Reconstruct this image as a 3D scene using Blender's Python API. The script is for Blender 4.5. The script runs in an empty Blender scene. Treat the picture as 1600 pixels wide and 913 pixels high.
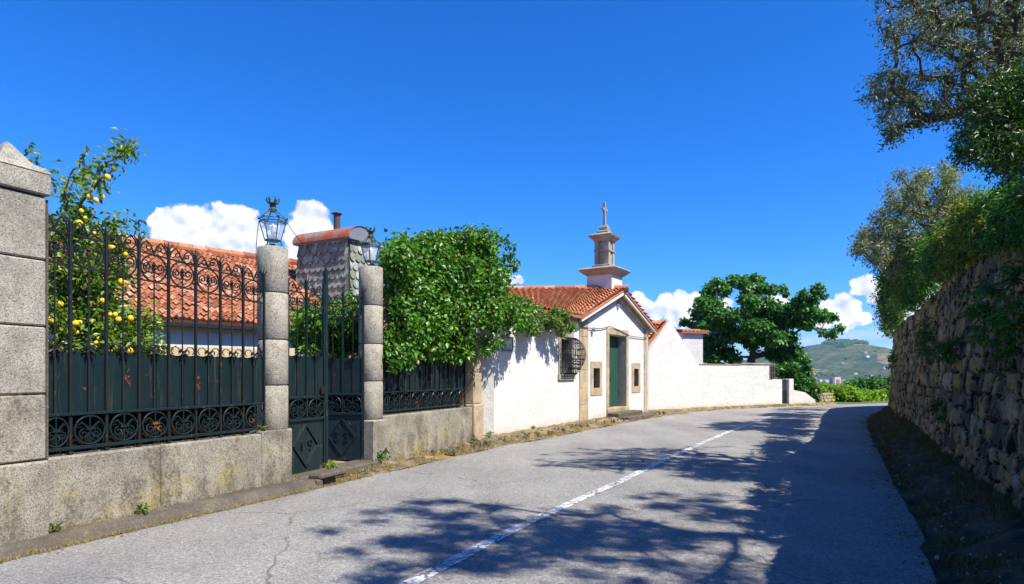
import bpy, math, random
import numpy as np
from mathutils import Vector, noise as mnoise
R = math.radians
random.seed(7); rng = np.random.default_rng(7)
sc = bpy.context.scene
col = sc.collection
# ------------------------------------------------------------------ camera, sky, sun, exposure
EYE = 1.6
cam_d = bpy.data.cameras.new('camera'); cam = bpy.data.objects.new('camera', cam_d); col.objects.link(cam)
cam.location = (0, 0, EYE); cam.rotation_euler = (R(90), 0, 0)
cam_d.sensor_width = 36; cam_d.lens = 22.5
cam_d.shift_y = (584 - 456.5) / 1600.0
cam_d.clip_start = 0.05; cam_d.clip_end = 20000
sc.camera = cam
SUN_EL = 53.0
SX, SY = 0.82, -0.57
SUN_AZ = math.degrees(math.atan2(SX, SY))        # clockwise from +Y
w = bpy.data.worlds.new('World'); sc.world = w; w.use_nodes = True

class G:
    """small helper for shader maths"""
    def __init__(s, nt): s.nt = nt
    def n(s, t, **k):
        nd = s.nt.nodes.new(t)
        for a, b in k.items(): setattr(nd, a, b)
        return nd
    def L(s, a, b): s.nt.links.new(a, b)
    def put(s, sock, v):
        if hasattr(v, 'is_output') or isinstance(v, bpy.types.NodeSocket): s.L(v, sock)
        elif v is not None:
            if isinstance(v, (tuple, list)) and len(v) == 3 and sock.type == 'RGBA': v = (*v, 1)
            sock.default_value = v
    def m(s, op, a, b=None, c=None, clamp=False):
        nd = s.n('ShaderNodeMath', operation=op, use_clamp=clamp)
        s.put(nd.inputs[0], a)
        if b is not None: s.put(nd.inputs[1], b)
        if c is not None: s.put(nd.inputs[2], c)
        return nd.outputs[0]
    def v(s, op, a, b=None, sc_=None):
        nd = s.n('ShaderNodeVectorMath', operation=op)
        s.put(nd.inputs[0], a)
        if b is not None: s.put(nd.inputs[1], b)
        if sc_ is not None: s.put(nd.inputs['Scale'], sc_)
        return nd.outputs['Value'] if op in ('DISTANCE', 'LENGTH', 'DOT_PRODUCT') else nd.outputs[0]
    def mix(s, f, a, b, blend='MIX'):
        nd = s.n('ShaderNodeMix', data_type='RGBA', blend_type=blend)
        s.put(nd.inputs[0], f); s.put(nd.inputs[6], a); s.put(nd.inputs[7], b)
        return nd.outputs[2]
    def noise(s, vec, scale, detail=3, rough=.55, dist=0):
        nd = s.n('ShaderNodeTexNoise'); s.put(nd.inputs['Vector'], vec)
        nd.inputs['Scale'].default_value = scale; nd.inputs['Detail'].default_value = detail
        nd.inputs['Roughness'].default_value = rough; nd.inputs['Distortion'].default_value = dist
        return nd.outputs[0]
    def vor(s, vec, scale, feature='F1', out=0):
        nd = s.n('ShaderNodeTexVoronoi', feature=feature); s.put(nd.inputs['Vector'], vec)
        nd.inputs['Scale'].default_value = scale
        return nd.outputs[out]
    def ramp(s, f, pts):
        nd = s.n('ShaderNodeValToRGB'); s.put(nd.inputs[0], f)
        cr = nd.color_ramp
        while len(cr.elements) < len(pts): cr.elements.new(0.5)
        for e, (p, c) in zip(cr.elements, pts):
            e.position = p; e.color = (*c, 1) if len(c) == 3 else c
        return nd.outputs[0]
    def sstep(s, f, a, b):
        nd = s.n('ShaderNodeMapRange', interpolation_type='SMOOTHSTEP'); s.put(nd.inputs[0], f)
        nd.inputs[1].default_value = a; nd.inputs[2].default_value = b
        return nd.outputs[0]
    def map(s, vec, scale=(1, 1, 1), loc=(0, 0, 0)):
        nd = s.n('ShaderNodeMapping'); s.put(nd.inputs[0], vec)
        nd.inputs['Scale'].default_value = scale; nd.inputs['Location'].default_value = loc
        return nd.outputs[0]

g = G(w.node_tree)
for nd in list(w.node_tree.nodes): w.node_tree.nodes.remove(nd)
wo = g.n('ShaderNodeOutputWorld'); bg = g.n('ShaderNodeBackground')
sky = g.n('ShaderNodeTexSky', sky_type='NISHITA'); sky.sun_disc = False
sky.sun_elevation = R(SUN_EL); sky.sun_rotation = R(SUN_AZ)
sky.air_density = 1.0; sky.dust_density = 0.15; sky.ozone_density = 4.5; sky.altitude = 200
sps = g.n('ShaderNodeSeparateColor'); g.L(sky.outputs[0], sps.inputs[0]); cmb = g.n('ShaderNodeCombineColor')
g.L(g.m('MULTIPLY', g.m('POWER', sps.outputs[0], 2.0), .10), cmb.inputs[0]); g.L(g.m('MULTIPLY', g.m('POWER', sps.outputs[1], 1.15), .66), cmb.inputs[1]); g.L(g.m('MULTIPLY', sps.outputs[2], 1.58), cmb.inputs[2])
hs = cmb
tc = g.n('ShaderNodeTexCoord'); dirv = tc.outputs['Generated']
# cumulus banks: each given by the direction it lies in and its angular radius
CL = [(258,350,22),(285,352,30),(318,352,27),(352,352,30),(378,352,26),(398,368,20),(270,375,30),(310,382,36),(350,385,38),(385,395,34),
      (484,346,30),(468,372,26),(500,362,28),(512,375,20),(478,400,36),(440,410,30),(520,395,20),
      (792,441,9),(800,437,9),(808,435,7),(813,439,5),
      (998,468,14),(1006,478,14),(1046,480,20),(1066,470,18),(1088,474,20),(1104,482,16),(1060,490,26),(1022,492,18),(1130,486,18),
      (1212,470,8),(1222,474,8),(1296,484,18),(1316,478,18),(1332,484,16),(1350,500,12),(1290,500,16),(1325,500,20),(1352,450,18),(1366,446,16),(1380,460,20),(1400,452,26),(1398,480,26),(1360,468,14),
      (1430,470,30),(-150,430,60),(-260,410,50),(1750,440,70),(1900,430,60)]
warp = g.n('ShaderNodeTexNoise'); g.L(dirv, warp.inputs['Vector']); warp.inputs['Scale'].default_value = 22; warp.inputs['Detail'].default_value = 2
wv = g.v('SCALE', g.v('SUBTRACT', warp.outputs['Color'], (.5, .5, .5)), sc_=.022)
dw = g.v('ADD', dirv, wv)
den = None
for (px, py, r) in CL:
    d = Vector(((px - 800) / 1000, 1, (584 - py) / 1000)); k = 1 / d.length; d.normalize()
    e = g.m('SUBTRACT', 1.0, g.m('DIVIDE', g.v('DISTANCE', dw, tuple(d)), r / 1000 * k * 1.12))
    den = e if den is None else g.m('SMOOTH_MAX', den, e, .25)
def clnoise(v):
    return g.m('ADD', g.m('MULTIPLY', g.noise(v, 30, 6, .55), .85), g.m('MULTIPLY', g.noise(v, 75, 5, .62), .42))
n0 = clnoise(dirv)
lf = lambda v: g.noise(v, 30, 2.5, .5)
n1 = g.m('SUBTRACT', lf(dirv), lf(g.v('ADD', dirv, (.006, -.003, .010))))
dd = g.m('ADD', den, g.m('MULTIPLY', g.m('SUBTRACT', n0, .645), 1.45))
alpha = g.sstep(dd, .02, .24)
shade = g.m('ADD', .84, g.m('MULTIPLY', n1, 3.2), clamp=True)
thick = g.sstep(dd, .1, .75)
shade = g.m('MULTIPLY', shade, g.m('SUBTRACT', 1.04, g.m('MULTIPLY', thick, .10)), clamp=True)
ccol = g.mix(shade, (3.6, 4.5, 6.2), (8.6, 8.5, 8.6))
sep = g.n('ShaderNodeSeparateXYZ'); g.L(dirv, sep.inputs[0])
# thin veils low over the valley
veil = g.noise(g.map(dirv, (3, 3, 16)), 5, 5, .6)
low = g.m('MULTIPLY', g.sstep(sep.outputs[2], .13, .015), g.sstep(sep.outputs[0], .28, .46))
va = g.m('MULTIPLY', g.sstep(veil, .40, .66), g.m('MULTIPLY', low, .8))
base = g.mix(va, hs.outputs[0], (5.2, 6.0, 7.6))
fin = g.mix(g.m('MULTIPLY', alpha, .96), base, ccol)
g.L(fin, bg.inputs['Color']); bg.inputs['Strength'].default_value = 0.08
g.L(bg.outputs[0], wo.inputs[0])
sd = bpy.data.lights.new('sun', 'SUN'); sun = bpy.data.objects.new('sun', sd); col.objects.link(sun)
sd.energy = 5.0; sd.angle = R(.53); sd.color = (1.0, .935, .83)
sv = Vector((SX, SY, math.hypot(SX, SY) * math.tan(R(SUN_EL)))).normalized()
sun.rotation_euler = sv.to_track_quat('Z', 'Y').to_euler(); sun.location = (8, -4, 14)
sc.view_settings.view_transform = 'Standard'; sc.view_settings.look = 'None'
sc.view_settings.gamma = 1; sc.view_settings.exposure = 0.80
sc.cycles.max_bounces = 6; sc.cycles.transparent_max_bounces = 8; sc.cycles.volume_bounces = 0

# ------------------------------------------------------------------ materials
MATS = {}
def mat(name, fn, rough=.8, spec=.3, **k):
    m = bpy.data.materials.new(name); m.use_nodes = True
    h = G(m.node_tree); b = m.node_tree.nodes['Principled BSDF']
    b.inputs['Roughness'].default_value = rough; b.inputs['Specular IOR Level'].default_value = spec
    for a, v_ in k.items():
        b.inputs[a.replace('_', ' ')].default_value = v_
    h.obj = h.n('ShaderNodeTexCoord').outputs['Object']
    h.rnd = h.n('ShaderNodeNewGeometry').outputs['Random Per Island']
    c = fn(h, b); h.put(b.inputs['Base Color'], c)
    MATS[name] = m; return m
def bump(h, b, height, dist=.01, strength=1):
    nd = h.n('ShaderNodeBump'); h.put(nd.inputs['Height'], height); nd.inputs['Distance'].default_value = dist; nd.inputs['Strength'].default_value = strength
    h.L(nd.outputs[0], b.inputs['Normal'])

def f_asphalt(h, b):
    o = h.obj
    v = h.vor(o, 75, out=1)
    sp = h.n('ShaderNodeSeparateColor'); h.L(v, sp.inputs[0])
    c = h.ramp(sp.outputs[0], [(0, (.10, .098, .095)), (.3, (.215, .212, .205)), (.7, (.295, .29, .28)), (1, (.50, .49, .475))])
    f = h.noise(o, 260, 2)
    c = h.mix(.35, c, h.ramp(f, [(.3, (.14, .138, .133)), (.7, (.38, .375, .365))]))
    big = h.noise(o, .55, 4, .6)
    c = h.mix(1, c, h.ramp(big, [(.3, (.82, .81, .79)), (.7, (1.1, 1.08, 1.02))]), 'MULTIPLY')
    lg = h.noise(h.map(o, (1, .16, 1)), .8, 4, .6)
    c = h.mix(1, c, h.ramp(lg, [(.35, (.84, .84, .84)), (.6, (1.06, 1.06, 1.05))]), 'MULTIPLY')
    # dusty tan grit, wandering hairline cracks, darker repairs
    crack = h.vor(h.v('ADD', o, h.v('SCALE', h.n('ShaderNodeTexNoise').outputs['Color'], sc_=.0)), .42, 'DISTANCE_TO_EDGE')
    wob = h.n('ShaderNodeTexNoise'); h.L(o, wob.inputs['Vector']); wob.inputs['Scale'].default_value = 2.2; wob.inputs['Detail'].default_value = 6
    crack = h.vor(h.v('ADD', o, h.v('SCALE', wob.outputs['Color'], sc_=.3)), .33, 'DISTANCE_TO_EDGE')
    gate = h.sstep(h.noise(o, .5, 2), .50, .55)
    ck = h.m('MULTIPLY', h.sstep(crack, .0055, .001), gate)
    c = h.mix(h.m('MULTIPLY', ck, .55), c, (.03, .03, .03))
    c = h.mix(h.m('MULTIPLY', h.sstep(h.noise(o, 5, 5, .7), .60, .72), .25), c, (.26, .22, .17))
    bump(h, b, h.m('ADD', f, h.m('MULTIPLY', sp.outputs[0], .8)), .004)
    return c
mat('asphalt', f_asphalt, .85, .25)
def f_paint(h, b):
    o = h.obj
    wear = h.m('ADD', h.noise(o, 30, 4, .7), h.m('MULTIPLY', h.noise(o, 3, 2), .35))
    wob = h.n('ShaderNodeTexNoise'); h.L(o, wob.inputs['Vector']); wob.inputs['Scale'].default_value = 9
    ck = h.sstep(h.vor(h.v('ADD', o, h.v('SCALE', wob.outputs['Color'], sc_=.12)), 3.0, 'DISTANCE_TO_EDGE'), .05, .02)
    c = h.mix(h.sstep(wear, .60, .78), (.62, .62, .60), (.25, .25, .25))
    return h.mix(h.m('MULTIPLY', ck, .8), c, (.09, .09, .09))
mat('road_paint', f_paint, .7)
def granite(c1, c2, lich=.0, stain=0., scale=1.):
    def f(h, b):
        o = h.obj
        sp = h.n('ShaderNodeSeparateColor'); h.L(h.vor(o, 110 * scale, out=1), sp.inputs[0])
        c = h.mix(sp.outputs[0], c1, c2)
        c = h.mix(h.m('MULTIPLY', h.sstep(sp.outputs[1], .84, .93), .7), c, (.05, .05, .05))
        big = h.noise(o, 2.2, 5, .65)
        c = h.mix(1, c, h.ramp(big, [(.3, (.58, .56, .53)), (.65, (1.10, 1.08, 1.03))]), 'MULTIPLY')
        pit = h.noise(o, 22, 4, .7)
        c = h.mix(h.m('MULTIPLY', h.sstep(pit, .60, .72), .55), c, (.10, .095, .085))
        if lich:
            s3 = h.n('ShaderNodeSeparateXYZ'); h.L(o, s3.inputs[0])
            lo = h.sstep(s3.outputs[2], 1.3, .1)
            y = h.m('MULTIPLY', h.sstep(h.noise(o, 1.5, 7, .74, .1), .50, .64), h.m('MULTIPLY', lo, lich))
            c = h.mix(h.m('MULTIPLY', y, h.sstep(h.noise(o, 45, 3, .8), .35, .6)), c, (.34, .26, .07))
            wl = h.m('MULTIPLY', h.sstep(h.noise(h.map(o, loc=(7, 3, 1)), 9, 6, .7), .62, .68), .6 * min(1, lich + .2))
            c = h.mix(wl, c, (.48, .48, .43))
        if stain:
            s3s = h.n('ShaderNodeSeparateXYZ'); h.L(o, s3s.inputs[0])
            s = h.m('ADD', h.noise(h.map(o, (1, 1, .55), (4, 2, 9)), 2.4, 8, .74, .05), h.m('MULTIPLY', h.sstep(s3s.outputs[2], .9, .05), .05))
            s = h.m('MULTIPLY', h.sstep(s, .50, .60), stain)
            c = h.mix(h.m('MULTIPLY', s, h.sstep(h.noise(o, 28, 3, .7), .30, .62)), c, (.085, .068, .048))
        bump(h, b, h.m('ADD', h.noise(o, 70, 3, .7), h.m('MULTIPLY', big, 2)), .006)
        return c
    return f
mat('granite', granite((.27, .25, .205), (.48, .445, .37), .0, .2), .9)
mat('granite_grey', granite((.25, .235, .20), (.45, .42, .36), 0, .25), .9)
mat('granite_plinth', granite((.22, .205, .165), (.40, .375, .31), .8, .85), .92)
mat('granite_tan', granite((.40, .31, .20), (.56, .45, .31), 0, .4), .9)
mat('kerb_stone', granite((.075, .066, .055), (.16, .14, .115), .2, .7), .95)
def f_iron(h, b):
    o = h.obj
    c = h.mix(h.noise(o, 3, 4), (.0045, .013, .015), (.009, .023, .025))
    streak = h.noise(h.map(o, (26, 26, 1.4)), 1, 4, .7)
    c = h.mix(h.m('MULTIPLY', h.sstep(streak, .52, .72), .5), c, (.060, .066, .042))
    rust = h.sstep(h.noise(h.map(o, (1, 1, .8)), 4.5, 6, .75), .615, .65)
    c = h.mix(rust, c, (.19, .052, .018))
    bump(h, b, h.noise(o, 14, 3), .004)
    h.put(b.inputs['Roughness'], h.m('ADD', .38, h.m('MULTIPLY', rust, .5)))
    return c
mat('iron_green', f_iron, .45, .4)
def f_irondark(h, b):
    rust = h.sstep(h.noise(h.obj, 9, 5, .7), .60, .66)
    return h.mix(h.m('MULTIPLY', rust, .6), (.012, .014, .014), (.10, .045, .02))
mat('iron_dark', f_irondark, .6, .25)
mat('dark_inside', lambda h, b: (.008, .009, .010), .9, 0)
mat('lantern_green', lambda h, b: h.mix(h.sstep(h.noise(h.obj, 25, 4, .7), .45, .62), (.014, .045, .030), (.10, .15, .11)), .45, .5)
def plaster(tint, dirt=.5):
    def f(h, b):
        o = h.obj
        s3 = h.n('ShaderNodeSeparateXYZ'); h.L(o, s3.inputs[0])
        c = h.mix(h.sstep(h.noise(o, .9, 5, .6), .35, .7), tint, tuple(x * .93 for x in tint))
        st = h.noise(h.map(o, (5, 5, .45)), 1.2, 5, .7)
        c = h.mix(h.m('MULTIPLY', h.sstep(st, .54, .78), .35 * dirt), c, (.42, .38, .30))
        foot = h.m('MULTIPLY', h.sstep(h.m('ADD', s3.outputs[2], h.m('MULTIPLY', h.noise(o, 5, 5, .7), .5)), .62, .18), dirt)
        c = h.mix(h.m('MULTIPLY', foot, .7), c, (.38, .32, .22))
        bump(h, b, h.noise(o, 3.2, 6, .6), .035)
        return c
    return f
mat('white_plaster', plaster((.60, .585, .55), 1.0), .85)
mat('ochre_plaster', plaster((.52, .40, .24), .2), .85)
def f_tile(h, b):
    at = h.n('ShaderNodeAttribute', attribute_name='tid'); r = at.outputs['Fac']
    c = h.ramp(r, [(0, (.32, .11, .05)), (.3, (.46, .17, .08)), (.7, (.54, .215, .11)), (1, (.60, .30, .17))])
    c = h.mix(h.m('MULTIPLY', h.sstep(h.noise(h.obj, 7, 5, .7), .56, .70), .55), c, (.16, .10, .07))
    bump(h, b, h.noise(h.obj, 40, 3), .004)
    return c
mat('roof_tile', f_tile, .85)
def f_tileold(h, b):
    at = h.n('ShaderNodeAttribute', attribute_name='tid'); r = at.outputs['Fac']
    c = h.ramp(r, [(0, (.20, .075, .04)), (.3, (.38, .14, .065)), (.75, (.48, .20, .10)), (1, (.55, .36, .24))])
    n = h.noise(h.obj, 5, 6, .75)
    c = h.mix(h.m('MULTIPLY', h.sstep(n, .54, .64), .6), c, (.12, .075, .05))
    c = h.mix(h.m('MULTIPLY', h.sstep(h.noise(h.map(h.obj, loc=(3, 3, 3)), 8, 5, .75), .60, .68), .5), c, (.52, .46, .36))
    return c
mat('roof_tile_old', f_tileold, .9)
mat('slate', lambda h, b: h.mix(h.m('MULTIPLY', h.sstep(h.noise(h.obj, 3.5, 5, .7), .50, .66), .6), h.ramp(h.rnd, [(0, (.12, .13, .095)), (.5, (.21, .23, .17)), (1, (.34, .37, .28))]), (.56, .60, .48)), .7)
mat('rusty_sheet', lambda h, b: h.mix(h.sstep(h.noise(h.obj, 3, 6, .7, .5), .42, .62), (.34, .085, .028), (.22, .20, .19)), .75)
mat('zinc', lambda h, b: h.mix(h.noise(h.obj, 4, 4), (.13, .135, .15), (.22, .22, .24)), .5, .5)
mat('rusty_pipe', lambda h, b: h.mix(h.noise(h.obj, 9, 4), (.05, .045, .045), (.12, .075, .055)), .7)
def f_green_door(h, b):
    o = h.obj
    c = h.mix(h.noise(h.map(o, (14, 14, 1)), 1.5, 4), (.012, .052, .036), (.022, .080, .055))
    return c
mat('green_paint', f_green_door, .6)
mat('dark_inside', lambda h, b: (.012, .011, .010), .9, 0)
mat('white_paint', lambda h, b: h.mix(h.sstep(h.noise(h.obj, 9, 5, .7), .5, .7), (.72, .71, .67), (.45, .43, .38)), .6)
m_ = mat('lamp_glass', lambda h, b: (.86, .90, .92), .12, .5)
m_.node_tree.nodes['Principled BSDF'].inputs['Alpha'].default_value = .38
mat('lamp_white', lambda h, b: (.85, .85, .82), .5)
def f_dirt(h, b):
    o = h.obj
    c = h.ramp(h.noise(o, 3.5, 7, .72), [(.3, (.055, .042, .028)), (.5, (.17, .135, .09)), (.62, (.30, .24, .15)), (.75, (.38, .33, .25))])
    c = h.mix(h.m('MULTIPLY', h.sstep(h.noise(h.map(o, loc=(5, 1, 2)), 2.2, 5, .7), .52, .62), .7), c, (.36, .25, .06))
    bump(h, b, h.noise(o, 25, 5, .75), .03)
    return c
mat('dirt', f_dirt, .95, .1)
def f_soil(h, b):
    c = h.ramp(h.noise(h.obj, 1.5, 7, .7), [(.3, (.030, .030, .014)), (.5, (.085, .072, .04)), (.7, (.17, .14, .09))])
    bump(h, b, h.noise(h.obj, 18, 5, .75), .04); return c
mat('soil', f_soil, .95, .1)
def f_ground(h, b):
    o = h.obj
    c = h.ramp(h.noise(o, .02, 8, .65), [(.3, (.045, .075, .022)), (.5, (.10, .13, .045)), (.7, (.20, .18, .09))])
    return h.mix(h.sstep(h.noise(o, .5, 5), .45, .7), c, (.10, .09, .045))
mat('ground', f_ground, .95, .1)
def f_hill(h, b):
    o = h.obj
    c = h.ramp(h.noise(o, .016, 9, .68), [(.32, (.016, .035, .012)), (.48, (.045, .075, .022)), (.6, (.085, .10, .035)), (.72, (.13, .13, .06))])
    cell = h.n('ShaderNodeSeparateColor'); h.L(h.vor(h.map(o, (.7, .7, 2.2)), .011, out=1), cell.inputs[0])
    c = h.mix(h.m('MULTIPLY', h.sstep(cell.outputs[0], .60, .66), .65), c, (.10, .13, .045))
    c = h.mix(h.m('MULTIPLY', h.sstep(cell.outputs[1], .86, .90), .7), c, (.30, .21, .13))
    s3 = h.n('ShaderNodeSeparateXYZ'); h.L(o, s3.inputs[0])
    band = h.sstep(h.noise(h.map(o, (.02, .02, 1)), .24, 3, .6), .52, .58)
    c = h.mix(h.m('MULTIPLY', band, .35), c, (.04, .055, .022))
    scrub = h.noise(o, .045, 4, .75)
    c = h.mix(h.m('MULTIPLY', h.sstep(scrub, .48, .56), .8), c, (.012, .026, .010))
    return c
mat('hillside', f_hill, .95, .05)
mat('bark', lambda h, b: h.mix(h.noise(h.map(h.obj, (9, 9, 2)), 2, 5, .7), (.05, .04, .03), (.17, .145, .11)), .95, .1)
def leafmat(name, ca, cb, cc=None, trans=.35, rough=.42, spec=.45):
    m = bpy.data.materials.new(name); m.use_nodes = True; h = G(m.node_tree); nt = m.node_tree
    b = nt.nodes['Principled BSDF']; out = nt.nodes['Material Output']
    rnd = h.n('ShaderNodeNewGeometry').outputs['Random Per Island']
    pts = [(0, ca), (.75, cb)] + ([(.93, cb), (1, cc)] if cc else [])
    c = h.ramp(rnd, pts)
    h.L(c, b.inputs['Base Color']); b.inputs['Roughness'].default_value = rough; b.inputs['Specular IOR Level'].default_value = spec
    t = h.n('ShaderNodeBsdfTranslucent')
    h.L(h.mix(1, c, (1.25, 1.35, .55), 'MULTIPLY'), t.inputs['Color'])
    mx = h.n('ShaderNodeMixShader'); mx.inputs[0].default_value = trans
    h.L(b.outputs[0], mx.inputs[1]); h.L(t.outputs[0], mx.inputs[2]); h.L(mx.outputs[0], out.inputs['Surface'])
    MATS[name] = m; return m
leafmat('leaf_ivy', (.030, .10, .012), (.12, .29, .025), (.26, .20, .05), .34, .38)
leafmat('leaf_lemon', (.050, .12, .018), (.21, .32, .04), (.30, .30, .04), .38, .38)
leafmat('leaf_tree', (.030, .120, .022), (.085, .25, .040), None, .34, .42)
leafmat('leaf_olive', (.060, .080, .045), (.20, .23, .14), (.34, .36, .25), .25, .5)
leafmat('leaf_pale', (.10, .13, .06), (.27, .30, .16), (.40, .40, .26), .32, .5)
leafmat('leaf_green', (.022, .075, .010), (.080, .19, .022), None, .35)
leafmat('leaf_dark', (.012, .045, .010), (.055, .13, .025), (.14, .20, .05), .3)
leafmat('leaf_lime', (.10, .22, .015), (.24, .40, .03), None, .45)
leafmat('leaf_vine', (.05, .12, .02), (.17, .26, .05), (.30, .18, .07), .4)
leafmat('leaf_dry', (.20, .15, .05), (.42, .34, .14), (.10, .17, .03), .3, .7, .2)
leafmat('leaf_scrub', (.045, .055, .015), (.16, .13, .05), (.28, .22, .10), .3, .7, .2)
leafmat('leaf_dead', (.07, .045, .02), (.26, .18, .09), (.42, .34, .2), .1, .8, .2)
leafmat('leaf_weed', (.05, .10, .015), (.18, .24, .03), (.42, .30, .05), .35, .6)
mat('lemon', lambda h, b: h.mix(h.rnd, (.80, .56, .012), (.80, .44, .012)), .42, .5)

# ------------------------------------------------------------------ mesh helpers
def tag(o, label=None, cat=None, group=None, kind=None):
    if label: o['label'] = label
    if cat: o['category'] = cat
    if group: o['group'] = group
    if kind: o['kind'] = kind
    return o
def thing(name, loc, rz=0, label=None, cat=None, group=None):
    o = bpy.data.objects.new(name, None); col.objects.link(o); o.empty_display_size = .1
    o.location = loc; o.rotation_euler = (0, 0, rz); return tag(o, label, cat, group)
def build(name, V, F, m, parent=None, smooth=False, mats=None, mi=None):
    me = bpy.data.meshes.new(name); me.from_pydata([tuple(map(float, v)) for v in V], [], [tuple(f) for f in F])
    for mm in (mats or [m]): me.materials.append(MATS[mm])
    if mi is not None: me.polygons.foreach_set('material_index', mi)
    if smooth: me.polygons.foreach_set('use_smooth', [True] * len(me.polygons))
    me.update()
    o = bpy.data.objects.new(name, me); col.objects.link(o)
    if parent: o.parent = parent
    return o
class MB:
    def __init__(s): s.V = []; s.F = []; s.MI = []; s.cur = 0
    def add(s, V, F):
        k = len(s.V); s.V += [tuple(v) for v in V]; s.F += [tuple(i + k for i in f) for f in F]; s.MI += [s.cur] * len(F); return s
    def box(s, x0, x1, y0, y1, z0, z1, ch=0):
        if ch <= 0:
            V = [(x, y, z) for z in (z0, z1) for (x, y) in ((x0, y0), (x1, y0), (x1, y1), (x0, y1))]
            F = [(3, 2, 1, 0), (4, 5, 6, 7), (0, 1, 5, 4), (1, 2, 6, 5), (2, 3, 7, 6), (3, 0, 4, 7)]
            return s.add(V, F)
        c = min(ch, (x1 - x0) / 3, (y1 - y0) / 3, (z1 - z0) / 3)
        def ring(z, i):
            return [(x0 + i, y0 + i, z), (x1 - i, y0 + i, z), (x1 - i, y1 - i, z), (x0 + i, y1 - i, z)]
        def ring8(z):
            return [(x0 + c, y0, z), (x1 - c, y0, z), (x1, y0 + c, z), (x1, y1 - c, z), (x1 - c, y1, z), (x0 + c, y1, z), (x0, y1 - c, z), (x0, y0 + c, z)]
        def in8(z): return [(x0 + c * 1.3, y0 + c, z), (x1 - c * 1.3, y0 + c, z), (x1 - c, y0 + c * 1.3, z), (x1 - c, y1 - c * 1.3, z), (x1 - c * 1.3, y1 - c, z), (x0 + c * 1.3, y1 - c, z), (x0 + c, y1 - c * 1.3, z), (x0 + c, y0 + c * 1.3, z)]
        V = in8(z0) + ring8(z0 + c) + ring8(z1 - c) + in8(z1)
        F = [tuple(range(7, -1, -1)), tuple(range(24, 32))]
        for r in range(3):
            for i in range(8): F.append((r * 8 + i, r * 8 + (i + 1) % 8, r * 8 + 8 + (i + 1) % 8, r * 8 + 8 + i))
        return s.add(V, F)
    def prism(s, poly, z0, z1):
        n = len(poly)
        V = [(p[0], p[1], z0) for p in poly] + [(p[0], p[1], z1) for p in poly]
        return s.add(V, [tuple(range(n - 1, -1, -1)), tuple(range(n, 2 * n))] + [(i, (i + 1) % n, n + (i + 1) % n, n + i) for i in range(n)])
    def prismy(s, poly, y0, y1):
        """poly in x,z, extruded along y"""
        n = len(poly)
        V = [(p[0], y0, p[1]) for p in poly] + [(p[0], y1, p[1]) for p in poly]
        return s.add(V, [tuple(range(n)), tuple(range(2 * n - 1, n - 1, -1))] + [(i, n + i, n + (i + 1) % n, (i + 1) % n) for i in range(n)])
    def lathe(s, prof, c=(0, 0), n=20, a0=0):
        V = []
        for (r, z) in prof:
            for i in range(n):
                a = a0 + 2 * math.pi * i / n; V.append((c[0] + r * math.cos(a), c[1] + r * math.sin(a), z))
        F = [tuple(range(n - 1, -1, -1)), tuple(range((len(prof) - 1) * n, len(prof) * n))]
        for j in range(len(prof) - 1):
            for i in range(n): F.append((j * n + i, j * n + (i + 1) % n, j * n + n + (i + 1) % n, j * n + n + i))
        return s.add(V, F)
    def tube(s, pts, r, n=6, taper=None, flat=None):
        P = [Vector(p) for p in pts]; m = len(P); V = []; up = None
        for i in range(m):
            t = (P[min(i + 1, m - 1)] - P[max(i - 1, 0)]); t = t.normalized() if t.length > 1e-9 else Vector((0, 0, 1))
            if up is None: up = Vector((0, 1, 0)) if abs(t.y) < .9 else Vector((1, 0, 0))
            a = t.cross(up); a = a.normalized() if a.length > 1e-6 else t.orthogonal().normalized(); b_ = a.cross(t).normalized(); up = b_
            rr = r[i] if isinstance(r, (list, tuple)) else r
            for k in range(n):
                q = 2 * math.pi * (k + .5) / n; V.append(P[i] + (a * math.cos(q) + b_ * math.sin(q) * (flat or 1)) * rr)
        F = [tuple(range(n - 1, -1, -1)), tuple(range((m - 1) * n, m * n))]
        for j in range(m - 1):
            for i in range(n): F.append((j * n + i, j * n + (i + 1) % n, j * n + n + (i + 1) % n, j * n + n + i))
        return s.add(V, F)
    def build(s, name, m, parent=None, smooth=False, mats=None):
        o = build(name, s.V, s.F, m, parent, False, mats, s.MI if mats else None)
        if smooth:
            me = o.data
            me.polygons.foreach_set('use_smooth', [len(p.vertices) == 4 for p in me.polygons]); 
        return o
def spiral(cx, cz, r0, a0, turns, r1, n=14, y=0.):
    return [(cx + (r0 + (r1 - r0) * i / n) * math.cos(a0 + 2 * math.pi * turns * i / n), y, cz + (r0 + (r1 - r0) * i / n) * math.sin(a0 + 2 * math.pi * turns * i / n)) for i in range(n + 1)]

def frame(o, p):
    d = (p[0] - o[0], p[1] - o[1]); L_ = math.hypot(*d)
    return math.atan2(d[1], d[0]), L_
def wpt(o, rz, x, y):
    return (o[0] + x * math.cos(rz) - y * math.sin(rz), o[1] + x * math.sin(rz) + y * math.cos(rz))
def pix(px, py, D): return Vector(((px - 800) / 1000 * D, D, EYE + (584 - py) / 1000 * D))

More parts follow.
